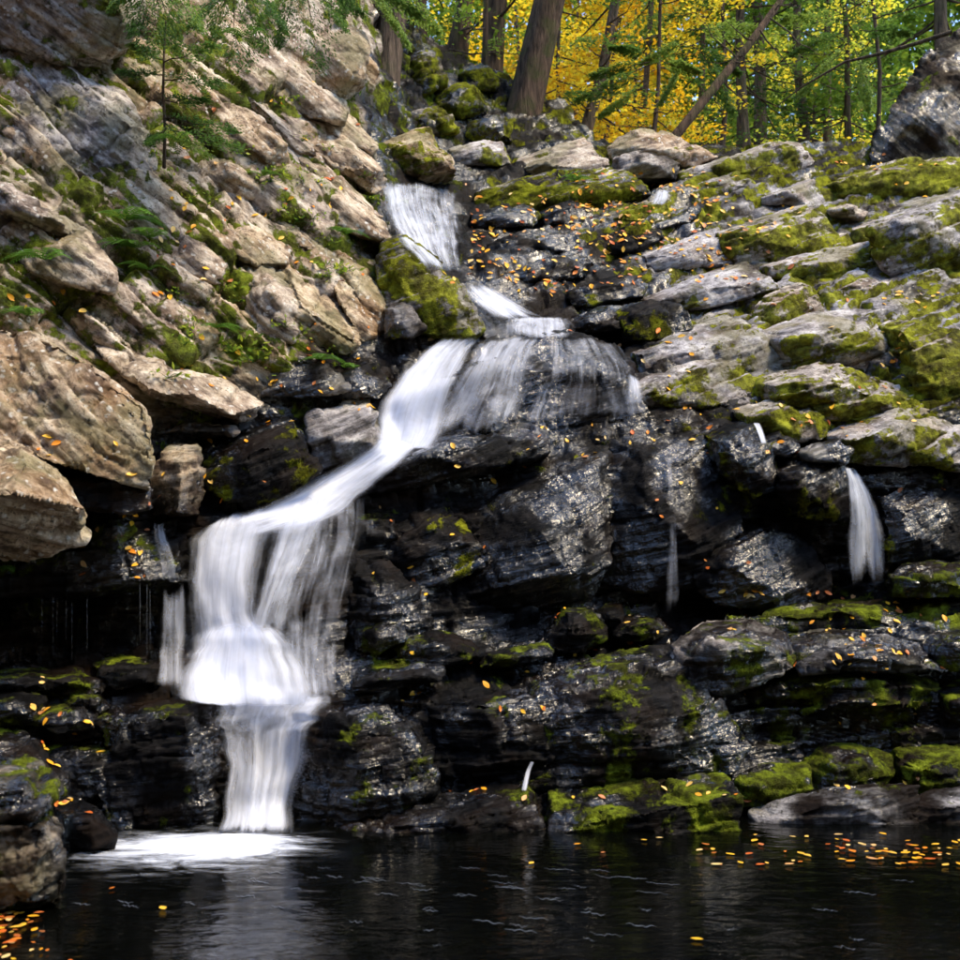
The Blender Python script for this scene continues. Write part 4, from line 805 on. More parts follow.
def fall(name, label, rows, nu=40, nv=60, lift=0.05, layers=2, feather=0.14, ends=(0.06, 0.06), keep=0.0, depth=None, ripple=0.02):
    """rows: cross sections from top to bottom, each a list of (photo x, photo y, cover)"""
    M = 9
    A = []
    for r in rows:
        r = np.array(r, float); s = np.linspace(0, len(r) - 1, M)
        A.append(np.stack([np.interp(s, np.arange(len(r)), r[:, c]) for c in range(3)], 1))
    A = catmull(np.array(A), np.linspace(0, 1, nv))
    su = np.linspace(0, M - 1, nu)
    G = np.stack([[np.interp(su, np.arange(M), A[j, :, c]) for j in range(nv)] for c in range(3)], -1)   # nv, nu, 3
    uu = np.linspace(-1, 1, nu)[None, :]; vv = np.arange(nv)[:, None] * 1.0; sd = len(label)
    nz = lambda a, k: fbm(np.stack([a.ravel(), 0 * a.ravel() + sd * 1.7, 0 * a.ravel() + k], 1), 33, 3).reshape(a.shape)
    wpx = np.abs(G[:, -1:, 0] - G[:, :1, 0])
    G[..., 0] += (np.clip(-uu, 0, 1) * nz(vv * .07, 1.3) + np.clip(uu, 0, 1) * nz(vv * .07, 7.7)) * wpx * .12
    Y = np.empty((nv, nu))
    for j in range(nv):
        for i in range(nu):
            l, _, _ = cast(G[j, i, 0], G[j, i, 1])
            Y[j, i] = l[1] if l is not None else 12.0
    if depth is not None: Y = np.minimum(Y, depth)
    for j in range(1, nv): Y[j] = np.minimum(Y[j], Y[j - 1] + keep)
    k = 3
    pad = np.pad(Y, ((k, k), (k, k)), mode='edge')
    Ym = np.min([pad[a:a + nv, b:b + nu] for a in range(2 * k + 1) for b in range(2 * k + 1)], 0)
    Y = 0.5 * gblur(gblur(Ym, 3, 0), 2, 1) + 0.5 * gblur(gblur(Y, 2, 0), 1, 1)
    Vs, Fs, C, E, UV = [], [], [], [], []
    u = np.linspace(0, 1, nu)[None, :].repeat(nv, 0); v = np.linspace(0, 1, nv)[:, None].repeat(nu, 1)
    sm = lambda a: a * a * (3 - 2 * a)
    edge = sm(np.clip(u / feather, 0, 1)) * sm(np.clip((1 - u) / feather, 0, 1)) * sm(np.clip(v / max(ends[0], 1e-3) + .5 * nz(u * nu * .16, 3.1), 0, 1)) * sm(np.clip((1 - v) / max(ends[1], 1e-3) + .5 * nz(u * nu * .16, 9.4), 0, 1))
    P0 = at(G[..., 0], G[..., 1], Y)
    wid = np.linalg.norm(P0[nv // 2, -1] - P0[nv // 2, 0]); leng = np.linalg.norm(np.diff(P0[:, nu // 2], axis=0), axis=1).sum()
    for L in range(layers):
        rip = ripple * fbm(np.stack([u.ravel() * wid * 9 + L * 7, v.ravel() * leng * 1.2, 0 * u.ravel() + L * 3], 1), 90 + L, 3).reshape(nv, nu)
        Q = at(G[..., 0], G[..., 1], Y - lift * (1 + 0.9 * L) + rip)
        i0 = np.arange(nu * nv).reshape(nv, nu) + L * nu * nv
        Vs.append(Q.reshape(-1, 3)); Fs.append(np.stack([i0[:-1, :-1], i0[1:, :-1], i0[1:, 1:], i0[:-1, 1:]], -1).reshape(-1, 4))
        C.append(G[..., 2].ravel() * (1.0 if L == 0 else 0.72)); E.append(edge.ravel())
        UV.append(np.stack([u.ravel() * wid + L * 5.3 + G[0, 0, 0], v.ravel() * leng + L * 2.7], 1))
    V = np.concatenate(Vs); F = np.concatenate(Fs)
    me = mesh_from(name, V, F)
    put_attr(me, 'cover', np.concatenate(C)); put_attr(me, 'edge', np.concatenate(E))
    uvl = me.uv_layers.new(name='flow'); li = np.empty(len(me.loops), np.int32); me.loops.foreach_get('vertex_index', li)
    uvl.data.foreach_set('uv', np.concatenate(UV)[li].astype(np.float32).ravel())
    return link(name, me, M_FALL, label=label, kind='structure')

falls = []
W = lambda *a, **k: falls.append((a, k))
W('waterfall', 'broad upper waterfall sliding down beside the pointed slab', [[(374, 180, .6), (400, 178, .55), (430, 182, .35), (466, 188, .25)], [(374, 198, .75), (402, 200, .65), (432, 202, .45), (466, 208, .45)], [(384, 222, .6), (412, 226, .7), (438, 226, .55), (468, 232, .4)], [(398, 242, .65), (422, 248, .75), (445, 250, .5), (470, 256, .3)], [(420, 268, .6), (438, 272, .7), (455, 276, .45), (472, 282, .3)]], nu=50, nv=56, feather=.22, ends=(.12, .16), ripple=.035)
W('waterfall', 'small white step of water between upper and middle waterfalls', [[(456, 276, .5), (486, 280, .4)], [(458, 290, .8), (506, 290, .7)], [(466, 302, 1.0), (528, 302, .8)], [(476, 312, .9), (550, 312, .6)], [(484, 322, .5), (574, 322, .5)]], nu=30, nv=26, feather=.4, ends=(.25, .25), lift=.08)
W('waterfall', 'short strands of water dropping onto the rounded ledge', [[(495, 316, .5), (535, 316, .9), (580, 317, .7)], [(490, 325, .4), (535, 325, .7), (582, 325, .85)], [(486, 340, .4), (535, 341, .6), (586, 339, .6)]], nu=30, nv=18, ends=(.25, .3), feather=.3)
W('waterfall', 'bright main tongue of the middle waterfall', [[(440, 336, .6), (492, 334, .5)], [(425, 350, 1.0), (478, 346, .6)], [(402, 374, 1.2), (462, 378, .8)], [(382, 398, 1.4), (452, 410, .95)], [(374, 425, 1.5), (446, 434, 1.1)], [(374, 448, 1.4), (432, 450, 1.1)]], nu=40, nv=50, feather=.2, ends=(.15, .05))
W('waterfall', 'fan of water strands over the rounded ledge', [[(474, 336, .4), (520, 333, .42), (552, 336, .3)], [(460, 355, .65), (505, 352, .6), (545, 350, .55)], [(440, 385, .8), (492, 385, .45), (540, 385, .52)], [(428, 410, .85), (480, 412, .3), (528, 412, .52)], [(412, 442, .85), (470, 442, .35), (524, 440, .3)]], nu=50, nv=44, ends=(.12, .22), feather=.25)
W('waterfall', 'thin lavender veil of water sliding beside the pale streaked slab', [[(540, 336, .2), (580, 334, .38), (612, 342, .28)], [(536, 365, .25), (590, 362, .22), (640, 368, .12)], [(530, 392, .32), (590, 390, .18), (650, 392, .2)], [(516, 430, .35), (585, 424, .3), (660, 416, .35)]], nu=50, nv=40, ends=(.1, .15))
W('waterfall', 'small bright dribble at the edge of the thin veil', [[(624, 372, .4), (640, 372, .5)], [(622, 388, .6), (648, 388, .6)], [(612, 410, .6), (656, 408, .5)]], nu=16, nv=20, feather=.45, ends=(.3, .2))
W('waterfall', 'white chute running from the middle waterfall to the lower curtain', [[(378, 436, 1.3), (425, 446, 1.1)], [(366, 448, 1.4), (410, 462, .9)], [(344, 462, 1.4), (388, 480, .7)], [(312, 480, 1.3), (368, 496, .6)], [(276, 500, 1.2), (345, 515, .6)], [(236, 514, 1.1), (300, 534, .8)], [(198, 520, .7), (258, 552, .7)]], nu=32, nv=50, feather=.25, ends=(.05, .2), lift=.10)
W('waterfall', 'tall bright column of the lower curtain', [[(202, 524, .3), (234, 512, .9), (290, 498, .8)], [(183, 540, .6), (228, 536, 1.1), (286, 530, .7)], [(180, 575, .55), (222, 575, 1.1), (274, 575, .4)], [(178, 612, .5), (222, 612, 1.1), (270, 612, .45)], [(178, 640, .5), (228, 640, 1.3), (286, 640, .6)], [(176, 668, .5), (228, 668, 1.2), (290, 668, .7)], [(176, 696, .6), (228, 704, 1.2), (292, 706, .9)]], nu=60, nv=80, feather=.3, ends=(.08, .06), lift=.07)
W('waterfall', 'slanting column of the lower curtain fed by the chute', [[(272, 504, .8), (318, 488, .8), (356, 468, .3)], [(262, 535, .6), (300, 528, .8), (346, 512, .25)], [(252, 575, .45), (284, 572, .75), (322, 562, .15)], [(240, 615, .45), (270, 612, .75), (306, 605, .15)], [(228, 648, .7), (262, 648, .9), (304, 642, .2)]], nu=46, nv=60, feather=.35, ends=(.08, .2), lift=.09)
W('waterfall', 'bulging apron of foam at the foot of the lower curtain', [[(205, 622, .6), (240, 618, 1.2), (278, 622, .7)], [(182, 640, .7), (238, 636, 1.4), (308, 640, .5)], [(168, 662, .55), (236, 660, 1.2), (330, 662, .5)], [(156, 686, .5), (236, 688, 1.3), (340, 692, .65)], [(160, 700, .3), (240, 708, 1.3), (342, 708, .8)]], nu=60, nv=46, feather=.25, ends=(.2, .08), lift=.12)
W('waterfall', 'thin splashing veil over the boulders beside the lower curtain', [[(300, 495, .4), (376, 484, .25)], [(292, 540, .35), (374, 538, .18)], [(278, 600, .38), (358, 600, .16)], [(276, 655, .42), (350, 655, .24)], [(286, 702, .55), (346, 704, .35)]], nu=44, nv=60, feather=.25, ends=(.1, .08))
W('waterfall', 'wispy strands at the edge of the lower curtain', [[(158, 580, .25), (190, 575, .5)], [(156, 620, .3), (190, 620, .5)], [(152, 655, .35), (190, 655, .55)], [(148, 692, .45), (192, 696, .6)]], nu=28, nv=40, feather=.3, ends=(.2, .15))
W('waterfall', 'bottom drop of the waterfall curving into the pool', [[(204, 688, .9), (270, 690, 1.2), (336, 694, .8)], [(206, 699, .9), (270, 702, 1.2), (340, 703, .8)], [(210, 714, .7), (265, 714, .85), (334, 713, .95)], [(212, 726, .45), (263, 726, .55), (326, 724, .9)], [(214, 740, .4), (260, 738, .45), (318, 736, .95)], [(217, 775, .4), (258, 772, .65), (308, 772, .95)], [(214, 810, .5), (254, 808, .95), (302, 806, .8)], [(208, 834, .8), (250, 836, 1.1), (302, 834, .9)]], nu=70, nv=70, feather=.2, ends=(.10, .07), lift=.08)
W('waterfall', 'free fall dropping from the mossy lip in front of a black recess', [[(843, 466, .7), (855, 468, .8)], [(846, 485, .7), (868, 484, .9)], [(844, 510, .6), (880, 508, .75)], [(840, 545, .55), (889, 545, .62)], [(838, 596, .35), (896, 598, .3)]], nu=36, nv=60, feather=.25, ends=(.04, .18), lift=.08)
W('waterfall', 'thin middle trickle down the great black rock face', [[(660, 436, .1), (676, 436, .25)], [(661, 470, .2), (677, 470, .35)], [(664, 510, .12), (681, 510, .28)], [(664, 550, .2), (683, 550, .3)], [(658, 590, .3), (688, 590, .4)], [(650, 630, .2), (690, 630, .3)]], nu=22, nv=60, feather=.4, ends=(.15, .2), lift=.05)
W('waterfall', 'tiny trickle between the mossy rocks', [[(751, 422, .5), (760, 422, .7)], [(756, 432, .7), (764, 432, .7)], [(760, 446, .6), (769, 446, .5)]], nu=10, nv=16, feather=.3, ends=(.1, .2))
W('waterfall', 'little spout arching out of the wet shelf', [[(530, 761, .9), (535, 762, .9)], [(525, 772, .9), (531, 773, .9)], [(520, 792, .8), (527, 793, .8)]], nu=10, nv=20, feather=.3, ends=(.05, .1), lift=.1)
W('waterfall', 'small upper trickle beside the green mossy hump', [[(652, 188, .5), (670, 188, .6)], [(650, 198, .6), (672, 198, .6)], [(646, 206, .4), (668, 206, .4)]], nu=14, nv=14, feather=.3, ends=(.2, .2))
W('waterfall', 'faint rill falling over the dripping ledge below the pillar rock', [[(150, 518, .2), (168, 518, .35)], [(150, 535, .3), (170, 535, .4)], [(155, 560, .2), (180, 560, .3)], [(158, 590, .15), (182, 590, .3)]], nu=16, nv=30, feather=.3, ends=(.15, .2))
for a, k in falls: fall(*a, **k)

# thin single drips below the dripping ledge
parts = []
for x, y0, y1 in ((42, 600, 645), (53, 596, 655), (57, 600, 650), (72, 602, 660), (87, 598, 650), (140, 585, 640), (147, 585, 655), (66, 600, 640), (150, 590, 650)):
    l0, _, _ = cast(x, y0 - 6)
    Yd = (l0[1] if l0 is not None else 9.0) - 0.02
    p = [at(x, y0 + (y1 - y0) * t, Yd) for t in (0, .5, 1)]
    parts.append(tube(p, [.0022, .0018, .001], 4))
V, F = merge(parts)
N = NT('drip_water'); link('dripping_water', mesh_from('drips', V, F), N.out(N.pbsdf(**{'Base Color': (.2, .22, .26), 'Roughness': .1, 'Transmission Weight': .6, 'IOR': 1.33})), label='thin water drips under the black dripping ledge', kind='stuff')

# foam spreading on the pool where the bottom drop lands
c = at(252, 838, 8.0); cx0, cy0 = c[0] - .02, 1.8 * FPX / (840 - 576) + .02
nr, na = 30, 80
rr_ = np.linspace(0, 1, nr); an = np.linspace(0, 2 * math.pi, na, endpoint=False)
RR, AA = np.meshgrid(rr_, an, indexing='ij')
rx = np.where(np.cos(AA) < 0, 1.7, 1.0)
X = cx0 + RR * rx * np.cos(AA); Y = cy0 + RR * 1.5 * np.sin(AA)
Z = 0.006 + (0.05 + .03 * fbm(np.stack([X.ravel() * 6, Y.ravel() * 6, 0 * X.ravel()], 1), 4, 3).reshape(X.shape)) * np.exp(-((X - cx0) / .40) ** 2 - ((Y - cy0 - .10) / .14) ** 2)
cov = 0.68 * np.exp(-((X - cx0) / np.where(X < cx0, .78, .36)) ** 2 - ((Y - cy0 - .02) / .25) ** 2) + .48 * np.exp(-((X - cx0 + .1) / np.where(X < cx0, 1.0, .6)) ** 2 - ((Y - cy0 + .1) / .62) ** 2)
cov *= np.clip((1 - RR) * 3, 0, 1)
i = np.arange(nr * na).reshape(nr, na); j = np.roll(i, -1, 1)
F = np.stack([i[:-1], i[1:], j[1:], j[:-1]], -1).reshape(-1, 4)
me = mesh_from('foam', np.stack([X.ravel(), Y.ravel(), Z.ravel()], 1), F); put_attr(me, 'cover', cov.ravel())
link('foam', me, M_FOAM, label='white foam spreading over the pool under the bottom drop', kind='stuff')

# wisps of froth drifting on the pool
parts = []
rs = np.random.default_rng(5)
def wisp(x, y, w):
    Yd = 1.8 * FPX / (y - 576.0) if y > 600 else 20
    p0 = np.array([(x - 480) / FPX * Yd, Yd, .004]); L = w / FPX * Yd
    n = 14; s = np.linspace(0, 1, n)
    th = rs.uniform(.0015, .0032) * np.sin(np.pi * np.clip(s, .04, .96)) ** .5
    wob = np.cumsum(rs.normal(0, .010, n)); wob -= np.linspace(wob[0], wob[-1], n)
    X = p0[0] + s * L; Yv = p0[1] - s * L * .35 + wob + .012 * np.sin(s * rs.uniform(14, 30))
    V = np.concatenate([np.stack([X, Yv - th * 1.8, np.full(n, .004)], 1), np.stack([X, Yv + th * 1.8, np.full(n, .004)], 1)])
    i = np.arange(n - 1); parts.append((V, np.stack([i, i + 1, i + 1 + n, i + n], 1)))
for _ in range(40): wisp(rs.uniform(330, 650), 858 + 80 * rs.beta(1.2, 2.2), rs.uniform(10, 32))
for _ in range(14): wisp(rs.uniform(80, 330), rs.uniform(858, 905), rs.uniform(10, 26))
for _ in range(7): wisp(rs.uniform(600, 900), rs.uniform(865, 945), rs.uniform(10, 30))
V, F = merge(parts)
N = NT('froth'); link('froth', mesh_from('froth', V, F), N.out(N.pbsdf(**{'Base Color': (.07, .085, .11), 'Roughness': .6})), label='thin wisps of froth drifting on the dark pool', kind='stuff')
# ------------------------------------------------------------------ foliage helpers
def leaf_cards(C, A, B, tint):
    """diamond leaves: centre C, half length vector A, half width vector B"""
    n = len(C)
    V = np.stack([C - A, C + B - .1 * A, C + A, C - B - .1 * A], 1).reshape(-1, 3)
    F = np.arange(4 * n).reshape(n, 4)
    return V, F, np.repeat(tint, 4)

def unit(v): return v / (np.linalg.norm(v, axis=-1, keepdims=True) + 1e-9)

def hemlock_spray(rs, root, direc, length, n, leaf=.03, droop=.35, width=.42):
    """one flat feathery branch: twigs to both sides, short needles tufts on them"""
    d = unit(np.array(direc, float)); side = unit(np.cross(d, [0, 0, 1.0]))
    t = rs.uniform(.12, 1, n) ** .8
    lat = rs.uniform(-1, 1, n); tw = np.round(lat * 4 + rs.normal(0, .12, n)) / 4
    wd = width * length * (1.05 - t) ** .7
    fwd = t * length + np.abs(lat) * wd * .55
    C = root + d * fwd[:, None] + side * (lat * wd)[:, None]
    C[:, 2] -= droop * length * (fwd / length) ** 2 * .6 + .12 * np.abs(lat) * wd
    C += rs.normal(0, .012 + .015 * length, (n, 3)) * np.array([1, 1, .6])
    dirs = unit(d + side * np.sign(lat)[:, None] * .9 + rs.normal(0, .35, (n, 3)) + np.array([0, 0, -.15]))
    nb = unit(np.cross(dirs, np.array([0, 0, 1.0]) + rs.normal(0, .35, (n, 3))))
    L = leaf * rs.uniform(.6, 1.4, n)
    return C, dirs * L[:, None], nb * (L * .42)[:, None]

def pack(chunks):
    return [np.concatenate(c) for c in zip(*chunks)]

def crown_mesh(name, chunks, tints):
    C, A, B = pack(chunks)
    V, F, T_ = leaf_cards(C, A, B, np.concatenate(tints))
    me = mesh_from(name, V, F, smooth=False); put_attr(me, 'tint', T_)
    return me

def limb(rs, p0, p1, r, sag=.1, n=6):
    t = np.linspace(0, 1, n)[:, None]
    p = p0 + (p1 - p0) * t; p[:, 2] += -sag * np.sin(np.pi * t[:, 0]) ; p += rs.normal(0, .015, p.shape) * (t > 0)
    return tube(p, r * (1.05 - t[:, 0]), 5)

def tree(name, label, base_px, top_px, Y, wpx, mat, cat='tree', group=None, kind='hemlock', nb=36, leaves=7000, blen=2.2, leaf=.045, zlow=2.2, seed=0, lean_y=0.0, tint=(0, .8), flare=1.5):
    """trunk follows two photo points at one distance and goes on upwards; crown of boughs around it"""
    rs = np.random.default_rng(seed)
    b = at(*base_px, Y); tpt = at(*top_px, Y + lean_y)
    d = (tpt - b) / max(tpt[2] - b[2], .5)
    gz = min(b[2], ground_z(b[0], Y)) - .4
    p0 = b + d * (gz - b[2]); H = 13.0
    zs = np.array([0, .25, .6, 1.2, 2.2, 3.5, 5, 7, 9, 11, 13.0])
    path = p0 + d * zs[:, None] + rs.normal(0, .035, (len(zs), 3)) * (zs > .7)[:, None]
    r0 = wpx / FPX * Y / 2
    bz = b[2] - gz
    rad = r0 * (1.12 - .07 * zs) * (1 + (flare - 1) * np.exp(-np.clip(zs - bz + .3, 0, None) / .35) * 1.0)
    rad = np.clip(rad, .02, None)
    root = link(name, None, label=label, cat=cat, group=group, kind='thing', loc=p0)
    V, F = tube(path - p0, rad, 16, .10, seed)
    link('trunk', mesh_from('trunk', V, F), mat, root)
    chunks, tints, limbs = [], [], []
    per = max(leaves // nb, 10)
    for k in range(nb):
        z = rs.uniform(zlow, 12.5); az = rs.uniform(0, 2 * math.pi)
        L = blen * rs.uniform(.55, 1.15) * np.interp(z, [0, 3, 9, 13], [.7, 1, .75, .25])
        s = d * z
        dr = np.array([math.cos(az), math.sin(az), rs.uniform(-.25, .2)])
        e = s + dr * L
        limbs.append(limb(rs, s, e - np.array([0, 0, .2 * L]), r0 * .10 + .012, .05 * L))
        if kind == 'hemlock':
            C, A, B = hemlock_spray(rs, s + dr * .15 * L, dr, L, per, leaf)
        else:
            C = s + dr * (L * rs.uniform(.25, 1.1, per) ** .7)[:, None] + rs.normal(0, .26, (per, 3)) * np.array([1, 1, .4]) * L * .6
            a = unit(rs.normal(0, 1, (per, 3)) * np.array([1, 1, .5])); nb_ = unit(np.cross(a, np.array([0, 0, 1.0]) + rs.normal(0, .5, (per, 3))))
            Ls = leaf * rs.uniform(.6, 1.3, per)
            A, B = a * Ls[:, None], nb_ * (Ls * .6)[:, None]
        chunks.append((C, A, B)); tints.append(np.clip(rs.uniform(*tint) + rs.normal(0, .14, len(C)), 0, 1))
    V, F = merge(limbs); link('boughs', mesh_from('boughs', V, F), M_TWIG, root, kind='stuff')
    link('crown', crown_mesh('crown', chunks, tints), {'hemlock': M_HEMLOCK, 'green': M_GREEN, 'yellow': M_YELLOW}[kind], root)
    return root

# ------------------------------------------------------------------ trees beyond the crest
TREES = [
    ('big brown trunk leaning right beside the purple brown crest boulders', (513, 150), (549, 0), 17.3, 36, M_BARK, dict(kind='hemlock', leaves=3000, nb=18, zlow=4.0, tint=(.2, .9), flare=1.35)),
    ('dark trunk standing just behind the big leaning trunk', (492, 112), (500, 0), 19.0, 24, M_BARK, dict(kind='hemlock', leaves=2600, nb=16, zlow=3.5)),
    ('straight brown trunk rooted on the dark mossy bank', (456, 60), (463, 0), 20.0, 19, M_BARK, dict(kind='green', leaves=2600, nb=18, leaf=.05, zlow=2.5)),
    ('grey leaning trunk standing in front of the gold thicket', (584, 140), (614, 0), 20.0, 13, M_BARK2, dict(kind='hemlock', leaves=5200, nb=30, zlow=2.2, tint=(.3, 1))),
    ('broad furrowed trunk squeezed between the tan boulder and mossy bank', (383, 92), (396, 0), 15.4, 27, M_BARK2, dict(kind='green', leaves=3200, nb=20, leaf=.045, zlow=1.6, blen=1.7, flare=1.3)),
    ('thin dark sapling between the mossy bank and big leaning trunk', (481, 100), (486, 0), 18.0, 6, M_BARK, dict(kind='green', leaves=2200, nb=22, blen=1.3, zlow=1.5)),
    ('pair-like straight trunk beside the fallen trunk', (744, 150), (741, 0), 22.0, 12, M_BARK2, dict(kind='hemlock', leaves=6500, nb=34, zlow=3.0)),
    ('thicker straight trunk close behind the pair-like trunk', (760, 150), (757, 0), 24.0, 15, M_BARK2, dict(kind='hemlock', leaves=6500, nb=34, zlow=3.0, tint=(.2, 1))),
    ('slender pale trunk behind the pale cap rock', (803, 160), (796, 0), 23.0, 11, M_BARK2, dict(kind='green', leaves=5200, nb=30, leaf=.06, zlow=3.0)),
    ('straight warm brown trunk beyond the slender pale trunk', (828, 160), (827, 0), 26.0, 10, M_BARK, dict(kind='hemlock', leaves=6000, nb=30, zlow=3.5)),
    ('thin trunk close to the tall leaning boulder', (848, 165), (846, 0), 22.0, 7, M_BARK, dict(kind='hemlock', leaves=6000, nb=32, zlow=2.5, tint=(.2, .9))),
    ('dark thin trunk deep in the wood near the leaning boulder', (862, 150), (858, 0), 29.0, 9, M_BARK, dict(kind='hemlock', leaves=5000, nb=28, zlow=4.0)),
    ('thick pale trunk rising behind the tall leaning boulder', (945, 60), (943, 0), 21.0, 17, M_BARK2, dict(kind='hemlock', leaves=6000, nb=34, zlow=3.0)),
    ('slim trunk in the shade beyond the fallen trunk', (698, 150), (704, 0), 27.0, 9, M_BARK, dict(kind='green', leaves=5500, nb=30, leaf=.07, zlow=3.0)),
    ('slim leaning trunk at the edge of the gold thicket', (640, 150), (650, 0), 25.0, 8, M_BARK, dict(kind='hemlock', leaves=5500, nb=30, zlow=3.0, tint=(.3, 1))),
    ('short dark trunk behind the furrowed trunk', (428, 60), (424, 0), 19.0, 12, M_BARK, dict(kind='green', leaves=4200, nb=26, leaf=.05, zlow=1.2)),
]
for i, (lab, b, t_, Y, w, m, kw) in enumerate(TREES):
    tree('forest_tree', lab, b, t_, Y, w, m, group='trees beyond the crest', seed=100 + i, **kw)
GOLD = [
    ('golden sapling right behind the big leaning trunk', (562, 140), (560, 0), 20.5, dict(leaves=5200, blen=1.8)),
    ('golden sapling beside the grey leaning trunk', (606, 140), (622, 0), 22.0, dict(leaves=5200, blen=2.0)),
    ('orange-gold sapling under the fallen trunk', (652, 150), (660, 0), 20.0, dict(leaves=3000, blen=1.5, tint=(0, .5))),
    ('tall golden tree deep behind the grey leaning trunk', (632, 140), (636, 0), 28.0, dict(leaves=6500, blen=3.0, leaf=.075)),
    ('tall golden tree deep behind the big leaning trunk', (575, 140), (578, 0), 30.0, dict(leaves=6500, blen=3.0, leaf=.075)),
    ('yellow-green sapling beside the tall leaning boulder', (884, 160), (872, 0), 19.5, dict(leaves=2600, blen=1.4, tint=(.6, 1))),
    ('yellow sapling between the fallen trunk and pair-like trunk', (722, 150), (722, 0), 21.0, dict(leaves=3000, blen=1.5, tint=(.5, 1))),
    ('golden tree seen between the mossy bank trunks', (520, 90), (516, 0), 27.0, dict(leaves=5000, blen=2.6, leaf=.07)),
    ('faint yellow sapling near the slender pale trunk', (812, 160), (815, 0), 28.0, dict(leaves=3500, blen=2.2, leaf=.07, tint=(.5, 1))),
]
for i, (lab, b, t_, Y, kw) in enumerate(GOLD):
    tree('autumn_sapling', lab, b, t_, Y, 4.5, M_TWIG, group='yellow autumn trees beyond the crest', kind='yellow', seed=200 + i, nb=40, **{**dict(leaf=.05, zlow=1.0), **kw})

# far wood closing the view: one mass nobody could count
rs = np.random.default_rng(3)
n = 95000
Yf = rs.uniform(34, 41, n); pxf = rs.uniform(330, 1080, n); pyf = rs.uniform(-260, 190, n)
C = at(pxf, pyf, Yf)
den = fbm(C * .45, 12, 3)
k = den > -.42
C = C[k]; pxk = pxf[k]; n = len(C)
a = unit(rs.normal(0, 1, (n, 3))); bb = unit(np.cross(a, rs.normal(0, 1, (n, 3)) + np.array([0, -.8, 1.2])))
L = rs.uniform(.10, .22, n)
gold = (np.interp(pxk, [330, 480, 540, 690, 740, 1080], [.2, .4, .68, .52, .1, .15]) + .75 * fbm(C * .5, 44, 3)) > .5
for mask, mat, nm, tt in ((gold, M_YELLOW, 'golden', (.2, 1)), (~gold, M_GREEN, 'green', (0, .9))):
    V, F, T_ = leaf_cards(C[mask], a[mask] * L[mask, None], bb[mask] * (L[mask] * .6)[:, None], np.clip(.5 + .6 * fbm(C[mask] * 1.2, 5, 2) + rs.normal(0, .15, mask.sum()), 0, 1))
    me = mesh_from('far_wood', V, F, smooth=False); put_attr(me, 'tint', T_)
    link('far_wood_foliage', me, mat, label=nm + ' leaf canopy of the far wood', kind='stuff')

# fallen trunk leaning over the crest, with bare branches
rs = np.random.default_rng(9)
p = np.array([at(x, y, d) for x, y, d in ((668, 145, 17.0), (690, 118, 17.1), (722, 78, 17.3), (745, 50, 17.5), (780, 2, 17.8), (815, -45, 18.1))])
root = link('fallen_tree', None, label='bare reddish fallen trunk propped diagonally on the crest rocks', cat='fallen tree', kind='thing', loc=p[0])
V, F = tube(p - p[0], [.085, .08, .075, .068, .06, .045], 12, .1, 3); link('trunk', mesh_from('trunk', V, F), M_BARK, root)
for (x0, y0, x1, y1) in ((738, 60, 690, 5), (742, 56, 700, 62), (722, 80, 760, 110), (760, 30, 800, 75), (770, 18, 830, 60), (712, 92, 725, 112), (735, 62, 765, 55), (752, 40, 720, 15), (775, 10, 806, -10)):
    q0 = at(x0, y0, 17.35) - p[0]; q1 = at(x1, y1, 17.35 + rs.uniform(-.5, .5)) - p[0]
    V, F = limb(rs, q0, q1, .016, .06, 7); link('branch', mesh_from('branch', V, F), M_TWIG, root)

# dead pale branch reaching from the leaning boulder
p = [at(x, y, d) for x, y, d in ((952, 32, 15.6), (915, 44, 15.9), (880, 54, 16.2), (845, 62, 16.5), (800, 88, 17), (775, 108, 17.2))]
V, F = tube(np.array(p) - p[0], [.035, .03, .026, .02, .013, .006], 7, .1)
link('dead_branch', mesh_from('dead_branch', V, F), M_BARK2, label='bare grey branch reaching out from the tall leaning boulder', cat='branch', kind='thing', loc=p[0])

# ------------------------------------------------------------------ hemlock boughs hanging over the left cliff
def bough(label, root_px, tips, Y, n=900, leaf=.017, tint=(.1, .9), seed=0, name='hemlock_bough', rad=.02, stem=None):
    rs = np.random.default_rng(seed)
    r0 = at(*root_px, Y)
    ob = link(name, None, label=label, cat='conifer' if stem else 'branch', kind='thing', loc=r0, group=None if stem else 'hemlock boughs over the cliff')
    limbs, chunks, tints = [], [], []
    if stem:
        s = np.array([at(x, y, Y) for x, y in stem]) - r0
        V, F = tube(s, np.linspace(rad, rad * .4, len(s)), 8, .1); link('trunk', mesh_from('trunk', V, F), M_TWIG, ob)
    for (x0, y0, x1, y1, dy) in tips:
        q0 = at(x0, y0, Y) - r0; q1 = at(x1, y1, Y + dy) - r0
        limbs.append(limb(rs, q0, q1, rad * .4, .03, 6))
        L = np.linalg.norm(q1 - q0)
        C, A, B = hemlock_spray(rs, q0, q1 - q0, L, n, leaf, .12, .36)
        chunks.append((C, A, B)); tints.append(np.clip(rs.uniform(*tint) + rs.normal(0, .15, n), 0, 1))
    V, F = merge(limbs); link('twigs', mesh_from('twigs', V, F), M_TWIG, ob, kind='stuff')
    link('needles', crown_mesh('needles', chunks, tints), M_HEMLOCK, ob)
    return ob
